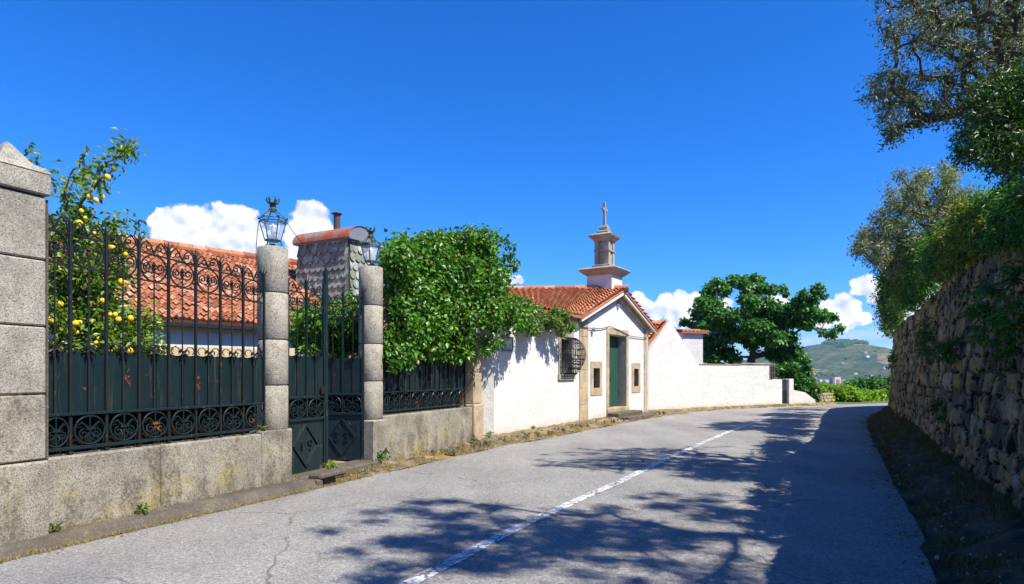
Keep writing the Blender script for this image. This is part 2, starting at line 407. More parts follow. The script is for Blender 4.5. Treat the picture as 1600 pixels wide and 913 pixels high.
# ------------------------------------------------------------------ plan
W0 = (-4.37, 5.98); W1 = (-3.10, 8.98); W2 = (-2.24, 11.10); W3 = (-.76, 14.40); W4 = (-.72, 14.9); W5 = (2.10, 20.0); W6 = (5.34, 25.2)
W7 = (5.56, 25.75); W8 = (8.16, 27.9); W9 = (13.2, 31.25); W10 = (15.3, 32.3)
WL = [(-12., -12.3), (-6.91, 0.)] + [W0, W1, W2, W3, W4, W5, W6, W7, W8, W9, W10, (16.5, 33.0)]
RLft = [(-11.4, -12.3), (-6.6, 0), (-4.04, 6.0), (-2.86, 8.5), (-1.7, 11), (-.05, 14.4), (.9, 15.8), (3.15, 19.9), (4.6, 22.3), (6.3, 25.), (9.1, 28.2), (13.5, 31.2), (15.5, 32.3), (20.4, 34.7), (28, 37), (42, 39), (70, 41)]
RRgt = [(-5.3, -12.3), (.8, 0), (3.3, 4.98), (4.16, 6.5), (5.45, 9.1), (7.25, 12.6), (9.3, 16.6), (11.2, 20.2), (13.1, 23.4), (15.7, 26.9), (19, 29.7), (26, 31.5), (42, 33), (70, 34)]
RW = [(-4.9, -12.3), (-1.6, -6), (1.75, 0), (4.0, 4.3), (5.12, 6.4), (6.25, 8.56), (8.3, 12.4), (10.75, 17.), (13.25, 21.9), (15.4, 26.), (17.2, 28.4), (20.5, 30.2), (26, 31.9), (42, 33.5), (70, 34.5)]
CEN = [(-8.3, -12.3), (-3.0, 0), (-.72, 4.86), (-.15, 6.09), (.64, 7.6), (1.61, 9.37), (3.2, 12.4), (5.6, 16.8), (7.7, 20.4), (10.0, 24.2), (12.6, 27.3), (15.5, 29.8), (19.7, 32.), (27, 34.2), (42, 36), (70, 37.5)]
def resample(P, n):
    P = np.array(P, float); 
    # Catmull-Rom smoothing then even spacing
    Q = []
    for i in range(len(P) - 1):
        p0 = P[max(i - 1, 0)]; p1 = P[i]; p2 = P[i + 1]; p3 = P[min(i + 2, len(P) - 1)]
        for t in np.linspace(0, 1, 12, endpoint=False):
            Q.append(.5 * ((2 * p1) + (-p0 + p2) * t + (2 * p0 - 5 * p1 + 4 * p2 - p3) * t * t + (-p0 + 3 * p1 - 3 * p2 + p3) * t ** 3))
    Q.append(P[-1]); Q = np.array(Q)
    s = np.r_[0, np.cumsum(np.hypot(*np.diff(Q, axis=0).T))]
    u = np.linspace(0, s[-1], n)
    return np.c_[np.interp(u, s, Q[:, 0]), np.interp(u, s, Q[:, 1])], u
def xat(P, D):
    P = np.array(P); return np.interp(D, P[:, 1], P[:, 0])

# ------------------------------------------------------------------ ground, road, kerb, verge
def gheight(x, y):
    d = math.hypot(x, y)
    f = min(1, max(0, (y - 46) / 420.0)) * min(1, max(0, (y - 46) / 60.0 + .15)) if y > 46 else 0
    z = -.02 - 46 * f ** .8 * (1 if y > 46 else 0)
    if d > 60: z += mnoise.noise(Vector((x * .006, y * .006, 0))) * min(6, (d - 60) * .02)
    return z
def nonuni(a, b, c, n):
    t = np.linspace(-1, 1, n); return [c + (math.copysign(abs(v) ** 3.2, v)) * (b - c if v > 0 else c - a) for v in t]
xs = nonuni(-7000, 8000, 5, 110); ys = nonuni(-5000, 9000, 20, 130)
V = [(x, y, gheight(x, y)) for y in ys for x in xs]; nx = len(xs)
F = [(j * nx + i, j * nx + i + 1, (j + 1) * nx + i + 1, (j + 1) * nx + i) for j in range(len(ys) - 1) for i in range(nx - 1)]
tag(build('ground', V, F, 'ground', smooth=True), kind='structure')

Lr, _ = resample(RLft, 260); Rr, _ = resample(RRgt, 260)
V = []; nc = 9
for a, b in zip(Lr, Rr):
    for k in range(nc):
        t = k / (nc - 1); p = a * (1 - t) + b * t
        V.append((p[0], p[1], .002 + .03 * math.sin(math.pi * t) + .006 * mnoise.noise(Vector((p[0] * .6, p[1] * .6, 3)))))
F = [(j * nc + k, (j) * nc + k + 1, (j + 1) * nc + k + 1, (j + 1) * nc + k) for j in range(259) for k in range(nc - 1)]
road = tag(build('road', V, F, 'asphalt', smooth=True), kind='structure')
from mathutils.bvhtree import BVHTree
rbv = BVHTree.FromPolygons([Vector(v) for v in V], F)
def roadz(x, y):
    h = rbv.ray_cast(Vector((x, y, 5)), Vector((0, 0, -1)))[0]
    return h.z if h else 0.
Cn, _ = resample(CEN, 420)
V = []; F = []
for i, p in enumerate(Cn):
    t = Cn[min(i + 1, 419)] - Cn[max(i - 1, 0)]; t = t / np.hypot(*t); n_ = np.array([t[1], -t[0]])
    for s_ in (-.068, 0, .068):
        e = 0 if s_ == 0 else .006 * mnoise.noise(Vector((p[0] * 7, p[1] * 7, s_ * 50)))
        q = p + n_ * (s_ + e); V.append((q[0], q[1], roadz(q[0], q[1]) + .007))
for i in range(419): F += [(i * 3, i * 3 + 1, i * 3 + 4, i * 3 + 3), (i * 3 + 1, i * 3 + 2, i * 3 + 5, i * 3 + 4)]
tag(build('road_centre_line', V, F, 'road_paint'), kind='structure')

def strip(name, PA, PB, D0, D1, n, m, hf, matn, nm=.02, nf=6, ext=0.):
    """ground strip between plan curves PA (wall side) and PB (road side), swept by depth"""
    V = []
    for j, D in enumerate(np.linspace(D0, D1, n)):
        xa = xat(PA, D); xb = xat(PB, D)
        for k in range(m):
            t = k / (m - 1); x = xa + (xb - xa) * t
            if t > .999: x += (.08 if PB is RLft else -.10) * mnoise.noise(Vector((x * 1.8, D * 1.8, 1))) 
            z = hf(t, D) + (nm * mnoise.noise(Vector((x * nf, D * nf, 0))) + nm * .6 * mnoise.noise(Vector((x * nf * 3, D * nf * 3, 0)))) * (1 if 0 < k < m - 1 else .3)
            V.append((x, D, z))
    F = [(j * m + k, j * m + k + 1, (j + 1) * m + k + 1, (j + 1) * m + k) for j in range(n - 1) for k in range(m - 1)]
    if PB is RRgt: F = [f[::-1] for f in F]
    return tag(build(name, V, F, matn, smooth=True), kind='structure')
def sm(t, a, b):
    t = min(1, max(0, (t - a) / (b - a))); return t * t * (3 - 2 * t)
WLi = [(x - .25, y) for x, y in WL]
strip('kerb', WLi, RLft, -12, 9.15, 500, 14, lambda t, D: .125 - .03 * t - .10 * sm(t, .78, .97) + .025 * mnoise.noise(Vector((t * 2, D * 1.7, 4))), 'kerb_stone', .022, 8)
strip('verge', [(x - 2.6 if 8 < y < 11.4 else x - .3, y) for x, y in WL], RLft, 9.15, 33, 520, 22, lambda t, D: .125 + .02 * math.sin(D * 3) * t - .125 * sm(t, .45, .98), 'dirt', .035, 5)
strip('roadside_verge', RW, RRgt, -12, 29.5, 620, 18, lambda t, D: .24 - .23 * sm(t, .1, .98), 'soil', .05, 3)
# garden ground behind the left hand walls
V = []; F = []
Dv = np.linspace(-12, 34, 60)
for D in Dv:
    xa = xat(WL, D) - .3
    for k in range(10): V.append((xa - 26 * (k / 9) ** 1.5, D, .08 + .03 * mnoise.noise(Vector((k, D, 0)))))
F = [(j * 10 + k + 1, j * 10 + k, (j + 1) * 10 + k, (j + 1) * 10 + k + 1) for j in range(59) for k in range(9)]
tag(build('garden_ground', V, F, 'soil', smooth=True), kind='structure')

# ------------------------------------------------------------------ rough stone retaining wall on the right
Pw, uw = resample(RW, 1500)
Lw = uw[-1]
HW = 3.9
def wall_top(D): return float(np.interp(D, [-12, 4, 6.4, 8.5, 10.5, 15, 22, 27, 35], [2.9, 2.95, 3.05, 3.35, 3.6, 3.4, 3.35, 3.3, 3.0])) + .12 * mnoise.noise(Vector((D * .9, 0, 0)))
# stones: courses of irregular height and width
seeds = []; hh = []
z = -.15; row = 0
while z < HW:
    rh = random.uniform(.15, .33); u = -random.random() * .4
    while u < Lw:
        wd = random.choice((random.uniform(.12, .22), random.uniform(.20, .48), random.uniform(.22, .36)))
        if u < 66: seeds.append((u + wd / 2 + random.uniform(-.05, .05), z + rh / 2 + random.uniform(-.06, .06), wd, rh * random.uniform(.8, 1.25)))
        u += wd
    z += rh; row += 1
S = np.array(seeds); order = np.argsort(S[:, 0]); S = S[order]; srnd = rng.random(len(S)); stilt = rng.normal(0, .05, (len(S), 2))
us = np.concatenate([np.arange(0, 12, .09), np.arange(12, 34, .026), np.arange(34, 44, .034), np.arange(44, 62, .12)])
zs = np.arange(0, HW + .01, .03)
nu, nz = len(us), len(zs)
cx = np.interp(us, uw, Pw[:, 0]); cy = np.interp(us, uw, Pw[:, 1])
tx = np.gradient(cx, us); ty = np.gradient(cy, us); tl = np.hypot(tx, ty); tx /= tl; ty /= tl
nxx, nyy = -ty, tx                         # towards the road (left of direction)
Vw = np.zeros((nu, nz, 3)); TID = np.zeros((nu, nz))
for i in range(nu):
    u = us[i]
    wob = np.array([.028 * mnoise.noise(Vector((u * 3.1, z_ * 3.1, 5))) for z_ in zs]); wob2 = np.array([.028 * mnoise.noise(Vector((u * 3.1, z_ * 3.1, 25))) for z_ in zs])
    a, b = np.searchsorted(S[:, 0], [u - .8, u + .8]); s_ = S[a:b]
    if len(s_) < 2: 
        continue
    du = (u + wob[:, None] - s_[None, :, 0]) / s_[None, :, 2]; dz = (zs[:, None] + wob2[:, None] - s_[None, :, 1]) / s_[None, :, 3]
    dist = (np.abs(du) ** 5 + np.abs(dz) ** 5) ** (1 / 5)
    idx = np.argsort(dist, axis=1)[:, :2]; r_ = np.arange(nz)
    d1 = dist[r_, idx[:, 0]]; d2 = dist[r_, idx[:, 1]]; k0 = idx[:, 0] + a
    e = np.clip((d2 - d1) / .20, 0, 1); prof = np.sqrt(1 - (1 - e) ** 2)
    tilt = (zs - S[k0, 1]) * stilt[k0, 0] * 4 + (u - S[k0, 0]) * stilt[k0, 1] * 4
    fine = np.array([.016 * abs(mnoise.noise(Vector((u * 6, z_ * 6, 1)))) + .009 * mnoise.noise(Vector((u * 24, z_ * 24, 1))) for z_ in zs])
    disp = prof * (.080 + .055 * (srnd[k0] - .3) + tilt * .6) + fine * (.4 + .8 * prof)
    batter = -.06 * zs + .10 * mnoise.noise(Vector((u * .25, 0, 7)))
    off = disp + batter
    top = wall_top(cy[i]); zz = np.minimum(zs, top + .0 * zs); over = zs > top
    off = np.where(over, off - (zs - top) * .9, off)
    Vw[i, :, 0] = cx[i] + nxx[i] * off; Vw[i, :, 1] = cy[i] + nyy[i] * off; Vw[i, :, 2] = zz + np.where(over, .02 * fine * 30, 0)
    TID[i] = np.where(e < .30, -1, srnd[k0])
V = Vw.reshape(-1, 3)
ii, jj = np.meshgrid(np.arange(nu - 1), np.arange(nz - 1), indexing='ij'); q = ii * nz + jj
Fq = np.stack([q, q + 1, q + nz + 1, q + nz], -1).reshape(-1, 4)
def fast_mesh(name, V, F, m, parent=None, smooth=False):
    me = bpy.data.meshes.new(name); k = F.shape[1]
    me.vertices.add(len(V)); me.vertices.foreach_set('co', np.ascontiguousarray(V, dtype=np.float32).ravel())
    me.loops.add(F.size); me.loops.foreach_set('vertex_index', np.ascontiguousarray(F, dtype=np.int32).ravel())
    me.polygons.add(len(F)); me.polygons.foreach_set('loop_start', np.arange(0, F.size, k, dtype=np.int32))
    me.materials.append(MATS[m]); me.update(calc_edges=True); me.validate()
    if smooth: me.polygons.foreach_set('use_smooth', np.ones(len(me.polygons), dtype=bool))
    o = bpy.data.objects.new(name, me); col.objects.link(o)
    if parent: o.parent = parent
    return o
def f_rubble(h, b):
    at = h.n('ShaderNodeAttribute', attribute_name='tid'); r = at.outputs['Fac']; o = h.obj
    c = h.ramp(r, [(0, (.055, .050, .032)), (.25, (.115, .105, .065)), (.5, (.21, .185, .105)), (.72, (.31, .24, .105)), (.88, (.38, .25, .075)), (1, (.33, .31, .21))])
    n = h.noise(o, 7, 6, .72)
    c = h.mix(1, c, h.ramp(n, [(.3, (.35, .34, .33)), (.6, (1.15, 1.10, 1.03))]), 'MULTIPLY')
    c = h.mix(h.m('MULTIPLY', h.sstep(h.noise(o, 15, 5, .7), .58, .68), .6), c, (.42, .41, .37))
    c = h.mix(h.m('MULTIPLY', h.sstep(h.noise(h.map(o, (1, 1, .4)), 2.2, 5, .75), .55, .66), .6), c, (.045, .042, .036))
    c = h.mix(h.m('MULTIPLY', h.sstep(h.noise(h.map(o, loc=(9, 9, 9)), 1.6, 5, .7), .56, .66), .5), c, (.05, .07, .02))
    joint = h.m('LESS_THAN', r, -.01)
    c = h.mix(joint, c, (.022, .018, .012))
    bump(h, b, h.noise(o, 45, 5, .75), .02)
    return c
mat('rubble', f_rubble, .95, .15)
rw = fast_mesh('retaining_wall', V, Fq, 'rubble', smooth=True)
a_ = rw.data.attributes.new('tid', 'FLOAT', 'POINT'); a_.data.foreach_set('value', TID.reshape(-1).astype(np.float32))
tag(rw, 'tall shaded rubble stone retaining wall along the right side of the road', 'wall')
# terrace held by that wall
V = []; F = []; Dn = np.linspace(0, 62, 140)
for u in Dn:
    x = np.interp(u, uw, Pw[:, 0]); y = np.interp(u, uw, Pw[:, 1]); i = min(nu - 1, int(np.searchsorted(us, u)))
    for k in range(12):
        o_ = .22 + 45 * (k / 11) ** 2
        V.append((x - nxx[i] * o_, y - nyy[i] * o_, wall_top(y) - .12 + .13 * o_ + .15 * mnoise.noise(Vector((u * .5, o_ * .5, 0)))))
F = [(j * 12 + k, j * 12 + k + 1, (j + 1) * 12 + k + 1, (j + 1) * 12 + k) for j in range(139) for k in range(11)]
tag(build('terrace', V, F, 'soil', smooth=True), kind='structure')

# ------------------------------------------------------------------ left: pillars, plinth walls, iron fences
GR = 'granite'
rzA, LA = frame(W0, W1)              # first fence axis
def loc3(o, rz, x, y, z=0): p = wpt(o, rz, x, y); return (p[0], p[1], z)
# plinth wall one
t = thing('plinth_wall', (W0[0], W0[1], 0), rzA, 'low mottled granite wall under the long iron fence, left of the gate', 'wall')
b = MB(); xsj = [.02, 1.22, 2.72, 3.29]
def block(name, x0, x1, y0, y1, z0, z1, m, parent, ch=.012, nz_=None):
    return MB().box(x0, x1, y0, y1, z0, z1, ch).build(name, m, parent)
for i in range(3):
    block('stone_block', xsj[i] + .003, xsj[i + 1] - .003, 0, .40, 0, .80 + (.03 if i == 2 else 0), 'granite_plinth', t)
# square pillar at the far left
t = thing('gate_pillar', (W0[0], W0[1], 0), rzA, 'square granite pillar with pyramid cap at the left edge, beside the lemon tree', 'pillar')
zj = [0, .80, 1.41, 2.035, 2.65, 3.24]
for i in range(5):
    pr = .035 if i == 0 else 0
    block('stone_block', -.44 - pr, -.01 + (.012 if i == 0 else 0), -.05 - pr, .37 + pr, zj[i] + .006, zj[i + 1] - .006, 'granite_plinth' if i < 2 else 'granite_grey', t, .014)
c = MB(); c.box(-.47, .02, -.08, .40, 3.25, 3.45, .012)
c.lathe([(.345, 3.45), (.30, 3.50), (.20, 3.53), (.02, 3.71)], (-.225, .16), 4, math.pi / 4)
c.build('cap', 'granite_grey', t)
b = MB(); b.box(.0, .018, -.03, .33, 0, 3.22); b.build('joint_core', 'kerb_stone', t)

def drum_column(ox, base_z0, tops, label, plinth=None, r=.205):
    x, y = wpt(W0, rzA, ox, .21)
    t = thing('gate_pillar', (x, y, 0), rzA, label, 'pillar')
    z0 = base_z0
    if plinth: block('plinth', *plinth, 'granite_plinth', t)
    for z1 in tops:
        MB().lathe([(r - .012, z0 + .006), (r, z0 + .018), (r, z1 - .018), (r - .012, z1 - .006)], (0, 0), 28).build('drum', 'granite', t, True)
        z0 = z1
    MB().lathe([(r - .02, base_z0 + .02), (r - .02, tops[-1] - .02)], (0, 0), 16).build('core', 'kerb_stone', t)
    return t
drum_column(3.13, .82, [1.44, 2.07, 2.72, 3.36], 'round drummed granite pillar left of the gate, carrying the larger near lantern')
drum_column(5.44, .0, [.82, 1.47, 2.11, 2.77, 3.44], 'round drummed granite pillar right of the gate, beside the leafy shrub', (-.215, .24, -.21, .2, 0, .80))
WG = 5.70

def ring_pts(cx, cz, rx, rz_, n=22, y=0.):
    return [(cx + rx * math.cos(2 * math.pi * i / n), y, cz + rz_ * math.sin(2 * math.pi * i / n)) for i in range(n + 1)]
def band_scroll(t, x0, x1, z0, z1, name='scroll_ring', m='iron_green', y=-.02):
    cx_ = (x0 + x1) / 2; cz = (z0 + z1) / 2; rx = (x1 - x0) / 2 * .90; rz_ = (z1 - z0) / 2 * .93
    b = MB(); b.tube(ring_pts(cx_, cz, rx, rz_, 22, y), .009, 5)
    b.tube([(cx_, y, z0), (cx_, y, z1)], .008, 4)
    for s in (-1, 1):
        b.tube(spiral(cx_ + s * rx * .42, cz - rz_ * .28, rx * .34, math.pi / 2 + (0 if s > 0 else 0), -s * 1.25, rx * .08, 14, y - .004), .008, 4)
        b.tube([(cx_, y, cz - .01), (cx_ + s * rx * .25, y - .01, cz + rz_ * .25), (cx_ + s * rx * .55, y - .012, cz + rz_ * .55), (cx_ + s * rx * .8, y, cz + rz_ * .35)], [.012, .011, .009, .003], 4)
        b.tube([(cx_, y, cz), (cx_ + s * rx * .22, y - .01, cz - rz_ * .5), (cx_ + s * rx * .1, y, cz - rz_ * .85)], [.010, .009, .003], 4)
    b.box(cx_ - .045, cx_ + .045, y - .022, y + .006, cz + .0, cz + .022)
    return b.build(name, m, t)
def crest(t, x0, x1, zr2, zr1, name='top_scroll', m='iron_dark', sc_=1.):
    """ring with two spirals round the spear head between the rails, waves above them"""
    b = MB(); cx_ = (x0 + x1) / 2; cz = (zr1 + zr2) / 2; rx = (x1 - x0) / 2 * .93; rz_ = (zr1 - zr2) / 2 * .97
    b.tube(ring_pts(cx_, cz, rx, rz_, 24, 0), .0095, 4)
    for s in (-1, 1):
        b.tube(spiral(cx_ + s * rx * .50, cz + .01, rx * .36, -math.pi / 2, s * 1.3, rx * .10, 14, 0), .0085, 4)
        b.tube([(cx_ + s * rx * .50, 0, cz + .01 - rx * .36), (cx_ + s * rx * .15, 0, cz - rz_ * .35), (cx_, 0, cz - rz_ * .15)], .0085, 4)
        zt = zr1 + .145
        b.tube([(x0 if s < 0 else x1, 0, zr1 + .02), ((x0 if s < 0 else x1) - s * .03, 0, zr1 + .10), (cx_ + s * rx * .55, 0, zt), (cx_ + s * rx * .25, 0, zr1 + .10), (cx_, 0, zr1 + .01)], .009, 4)
        b.tube(spiral(cx_ + s * rx * .42, zr1 + .075, rx * .26, math.pi / 2, s * 1.15, rx * .08, 12, 0), .008, 4)
    return b.build(name, m, t)
def spear(b, x, z, s=1.):
    b.box(x - .016 * s, x + .016 * s, -.016 * s, .016 * s, z - .02, z + .012)
    b.lathe([(.008, z + .012), (.026 * s, z + .035 * s), (.014 * s, z + .06 * s), (.002, z + .085 * s)], (x, 0), 6)
def finial(b, x, z):
    b.tube([(x, 0, z), (x, 0, z + .07)], [.012, .004], 5)
    for s in (-1, 1):
        b.tube([(x, 0, z - .03), (x + s * .022, 0, z + .0), (x + s * .05, 0, z + .03), (x + s * .055, 0, z + .06)], [.009, .008, .006, .002], 4)
def leaf_clasp(b, x, z):
    b.box(x - .04, x + .04, -.03, .012, z - .0, z + .016)
    for s in (-1, 1):
        b.tube([(x, -.015, z + .0), (x + s * .04, -.03, z + .03), (x + s * .07, -.03, z + .005), (x + s * .066, -.028, z - .03)], [.008, .010, .009, .003], 4)
        b.tube([(x, -.02, z - .0), (x + s * .035, -.035, z - .035), (x + s * .03, -.03, z - .10)], [.008, .014, .003], 4)
def sheet(b, x0, x1, z0, z1, n, y=.012):
    """panel of plates with a scalloped top edge"""
    k = 10
    for i in range(n):
        a = x0 + (x1 - x0) * i / n; c_ = x0 + (x1 - x0) * (i + 1) / n
        top = [(a + (c_ - a) * j / k, z1 - .022 * math.sin(math.pi * j / k)) for j in range(k + 1)]
        yb = y + (.0 if i % 2 else .006)
        b.prismy([(a, z0), (c_, z0)] + top[::-1], yb, yb + .006)
def iron_fence(org, rz, x_start, bars, x_end, zb, zp0, zp1, zr2, zr1, label, tall=True):
    """zb bottom rail, zp0/zp1 plate bottom/top, zr2/zr1 upper rails"""
    t = thing('iron_fence', (org[0], org[1], 0), rz, label, 'fence')
    edges = [x_start] + bars + [x_end]
    f0 = lambda z: z if not callable(z) else z(0)
    L_ = x_end - x_start
    Z1 = lambda x: zr1 + (-.17) * (x - x_start) / 2.8 if tall else zr1
    Z2 = lambda x: zr2 + (-.13) * (x - x_start) / 2.8 if tall else zr2
    for nm, z_, r_ in (('bottom_rail', zb, .016), ('middle_rail', zp0, .014)):
        MB().box(x_start, x_end, -.034, .0, z_ - r_, z_ + r_, .003).build(nm, 'iron_green', t)
    for nm, Z in (('lower_top_rail', Z2), ('upper_top_rail', Z1)):
        MB().tube([(x_start + (x_end - x_start) * i / 8, .0, Z(x_start + (x_end - x_start) * i / 8)) for i in range(9)], .011, 4).build(nm, 'iron_dark', t)
    b = MB(); n_pl = (len(edges) - 1) * 2; sheet(b, x_start, x_end, zp0, zp1, n_pl); b.build('plate_panel', 'iron_green', t)
    b = MB(); b.box(x_start, x_end, .12, .124, zb - .06, zp0 - .02); b.build('back_plate', 'dark_inside', t)
    for x in [x_start] + bars + [x_end]:
        b = MB(); b.box(x - .013, x + .013, -.016, .010, zb - .05, Z1(x) + .12); finial(b, x, Z1(x) + .12)
        b.box(x - .022, x + .022, -.022, .016, zb - .06, zb - .03)
        b.build('post', 'iron_dark' if x not in (x_start, x_end) else 'iron_dark', t)
    for a, c_ in zip(edges[:-1], edges[1:]):
        m_ = (a + c_) / 2
        if c_ - a > .2:
            b = MB(); b.tube([(m_, -.004, zp0), (m_, -.004, (Z1(m_) + Z2(m_)) / 2)], .0085, 5); spear(b, m_, (Z1(m_) + Z2(m_)) / 2); b.build('spear_bar', 'iron_dark', t)
            crest(t, a + .012, c_ - .012, Z2(m_), Z1(m_))
            b = MB(); leaf_clasp(b, m_, zp1 + .02)
            for s in (-1, 1): b.tube([(m_ + s * .03, -.01, zp1 + .01)] + [(m_ + s * (.10 - .055 * math.cos(q_)), -.01, zp1 + .035 + .045 * math.sin(q_)) for q_ in np.linspace(0, 4.2, 10)], .006, 4)
            b.build('leaf_ornament', 'iron_dark', t)
            band_scroll(t, a + .013, c_ - .013, zb + .016, zp0 - .014)
    return t
of = wpt(W0, rzA, 0, .12)
iron_fence(of, rzA, .02, [.31 + .366 * k for k in range(7)], 2.87, .865, 1.20, 1.83, 2.68, 3.0,
           'long dark green iron fence with rust spots and scrolls, in front of the lemon tree')
# second fence
rzB, LB = frame(W2, W3); ob = wpt(W2, rzB, 0, .12)
t = thing('plinth_wall', (W2[0], W2[1], 0), rzB, 'low granite wall with yellow lichen under the short fence, right of the gate', 'wall')
for a, c_ in ((.02, .62), (.62, 3.37)): block('stone_block', a + .003, c_ - .003, 0, .4, 0, .86 + .0, 'granite_plinth', t)
iron_fence(ob, rzB, .0, [.30 + .366 * k for k in range(8)], 3.2, .935, 1.27, 1.90, 2.45, 2.72,
           'short dark iron fence half hidden under the leafy shrub, right of the gate', tall=False)
t = thing('stone_post', (W3[0], W3[1], 0), rzB, 'plain brown granite post between the short fence and the white chapel wall', 'post')
block('base', -.30, .17, -.06, .36, 0, .92, 'granite_tan', t, .02)
block('shaft', -.27, .14, -.03, .33, .925, 1.62, 'granite_tan', t, .02)
block('shaft', -.27, .14, -.03, .33, 1.63, 2.25, 'granite_tan', t, .02)

# ------------------------------------------------------------------ gate (two leaves)
def text_mesh(body, size, parent, name, m, loc, rot, depth=.006):
    cu = bpy.data.curves.new(name, 'FONT'); cu.body = body; cu.size = size; cu.extrude = depth; cu.align_x = 'CENTER'; cu.align_y = 'CENTER'
    tmp = bpy.data.objects.new('tmp', cu); col.objects.link(tmp)
    dg = bpy.context.evaluated_depsgraph_get(); me = bpy.data.meshes.new_from_object(tmp.evaluated_get(dg)); bpy.data.objects.remove(tmp)
    me.materials.clear(); me.materials.append(MATS[m]); me.name = name
    o = bpy.data.objects.new(name, me); col.objects.link(o); o.parent = parent; o.location = loc; o.rotation_euler = rot; return o
def gate_leaf(org, rz, wd, label, digits, free_post, mirror=False):
    t = thing('iron_gate_leaf', (org[0], org[1], 0), rz, label, 'gate')
    z0, zk, zb, zp, zt = .15, .90, .94, 1.25, 1.88
    b = MB(); b.box(0, wd, .0, .008, z0, zk + .01); b.box(0, wd, -.012, .012, z0 - .02, z0 + .015); b.build('lower_plate', 'iron_green', t)
    for nm, z_ in (('rail', zk + .02), ('rail', zp)): MB().box(0, wd, -.035, .014, z_ - .02, z_ + .02, .004).build(nm, 'iron_green', t)
    cx_ = wd * .48; b = MB()
    D_ = [(cx_, zk - .06), (cx_ + wd * .33, (z0 + zk) / 2 + .0), (cx_, z0 + .06), (cx_ - wd * .33, (z0 + zk) / 2)]
    for i in range(4):
        p, q_ = D_[i], D_[(i + 1) % 4]; b.tube([(p[0], -.012, p[1]), (q_[0], -.012, q_[1])], .018, 4)
    b.build('diamond_moulding', 'iron_green', t)
    for k, ch in enumerate(digits):
        text_mesh(ch, .24, t, 'numeral', 'iron_green', (cx_ + (-.088 if k == 0 else .088), -.004, (z0 + zk) / 2 + .0), (R(90), 0, 0), .022)
    b = MB(); sheet(b, 0, wd, zp, zt, 4, .008); b.build('plate_panel', 'iron_green', t)
    b = MB(); b.box(-.01, wd + .06, .040, .044, zk - .02, zp); b.build('back_plate', 'dark_inside', t)
    zr2 = 2.52; zr1 = 2.80
    for z_ in (zr2, zr1): MB().tube([(0, 0, z_), (wd, 0, z_)], .010, 4).build('top_rail', 'iron_dark', t)
    for a, c_ in ((0, wd / 2), (wd / 2, wd)):
        band_scroll(t, a + .012, c_ - .012, zk + .04, zp - .02); crest(t, a + .012, c_ - .012, zr2, zr1)
        m_ = (a + c_) / 2; b = MB(); b.tube([(m_, -.004, zp), (m_, -.004, (zr1 + zr2) / 2)], .008, 5); spear(b, m_, (zr1 + zr2) / 2); b.build('spear_bar', 'iron_dark', t)
        b = MB(); leaf_clasp(b, m_, zt + .02); b.build('leaf_ornament', 'iron_dark', t)
    for x, hgt, r_ in ((0, 2.95, .016), (wd / 2, 2.98, .013), (wd, 3.0, .018)):
        b = MB(); b.box(x - r_, x + r_, -.018, .018, z0 - .03 if x != wd / 2 else zk, hgt); finial(b, x, hgt); b.build('stile', 'iron_green', t)
    if free_post:
        b = MB(); b.box(wd + .016, wd + .07, -.03, .03, .08, 3.20, .004); b.lathe([(.02, 3.2), (.03, 3.22), (.012, 3.25), (.002, 3.34)], (wd + .044, 0), 6); b.build('meeting_post', 'iron_green', t)
        b = MB(); b.box(wd - .10, wd - .0, -.045, -.018, 1.28, 1.40, .004); b.tube([(wd - .05, -.05, 1.33), (wd - .05, -.09, 1.33), (wd - .13, -.09, 1.33)], .009, 5); b.build('lock', 'iron_dark', t)
    return t
p = wpt(W0, rzA, 3.42, .21)
gate_leaf(p, rzA, .79, 'closed dark green gate leaf with a diamond numbered 19, next to the near lantern pillar', '19', True)
hx = wpt(W0, rzA, 5.22, .21); a75 = R(75)
dv = (-math.cos(rzA) * math.cos(a75) - math.sin(rzA) * math.sin(a75), -math.sin(rzA) * math.cos(a75) + math.cos(rzA) * math.sin(a75))
fe = (hx[0] + dv[0] * .72, hx[1] + dv[1] * .72)
gate_leaf(fe, math.atan2(-dv[1], -dv[0]), .72, 'inward opened gate leaf with a diamond numbered 33, hinged on the far lantern pillar', '33', False)
b = MB(); b.box(-.02, 1.9, -.10, .34, .0, .135, .02)
p = wpt(W0, rzA, 3.36, 0); o = b.build('door_step', 'kerb_stone'); o.name = 'gate_threshold'; o.location = (p[0], p[1], 0); o.rotation_euler = (0, 0, rzA)
tag(o, 'worn granite threshold slab on the ground under the iron gate', 'threshold')
# drain stone beside the gate
p = wpt(W0, rzA, 3.42, -.33); t = thing('drain_stone', (p[0], p[1], 0), rzA + .05, 'rough grey slab bridging a dark drain hole below the gate', 'drain')
V = []; b = MB(); b.box(-.02, .62, -.07, .16, .10, .19, .03); b.box(-.06, .06, -.06, .14, .0, .12, .03); b.build('slab', 'kerb_stone', t)
MB().box(.062, .34, -.055, .12, .005, .098).build('opening', 'dark_inside', t)  # solid block; the recess's darkness is put into its near-black colour

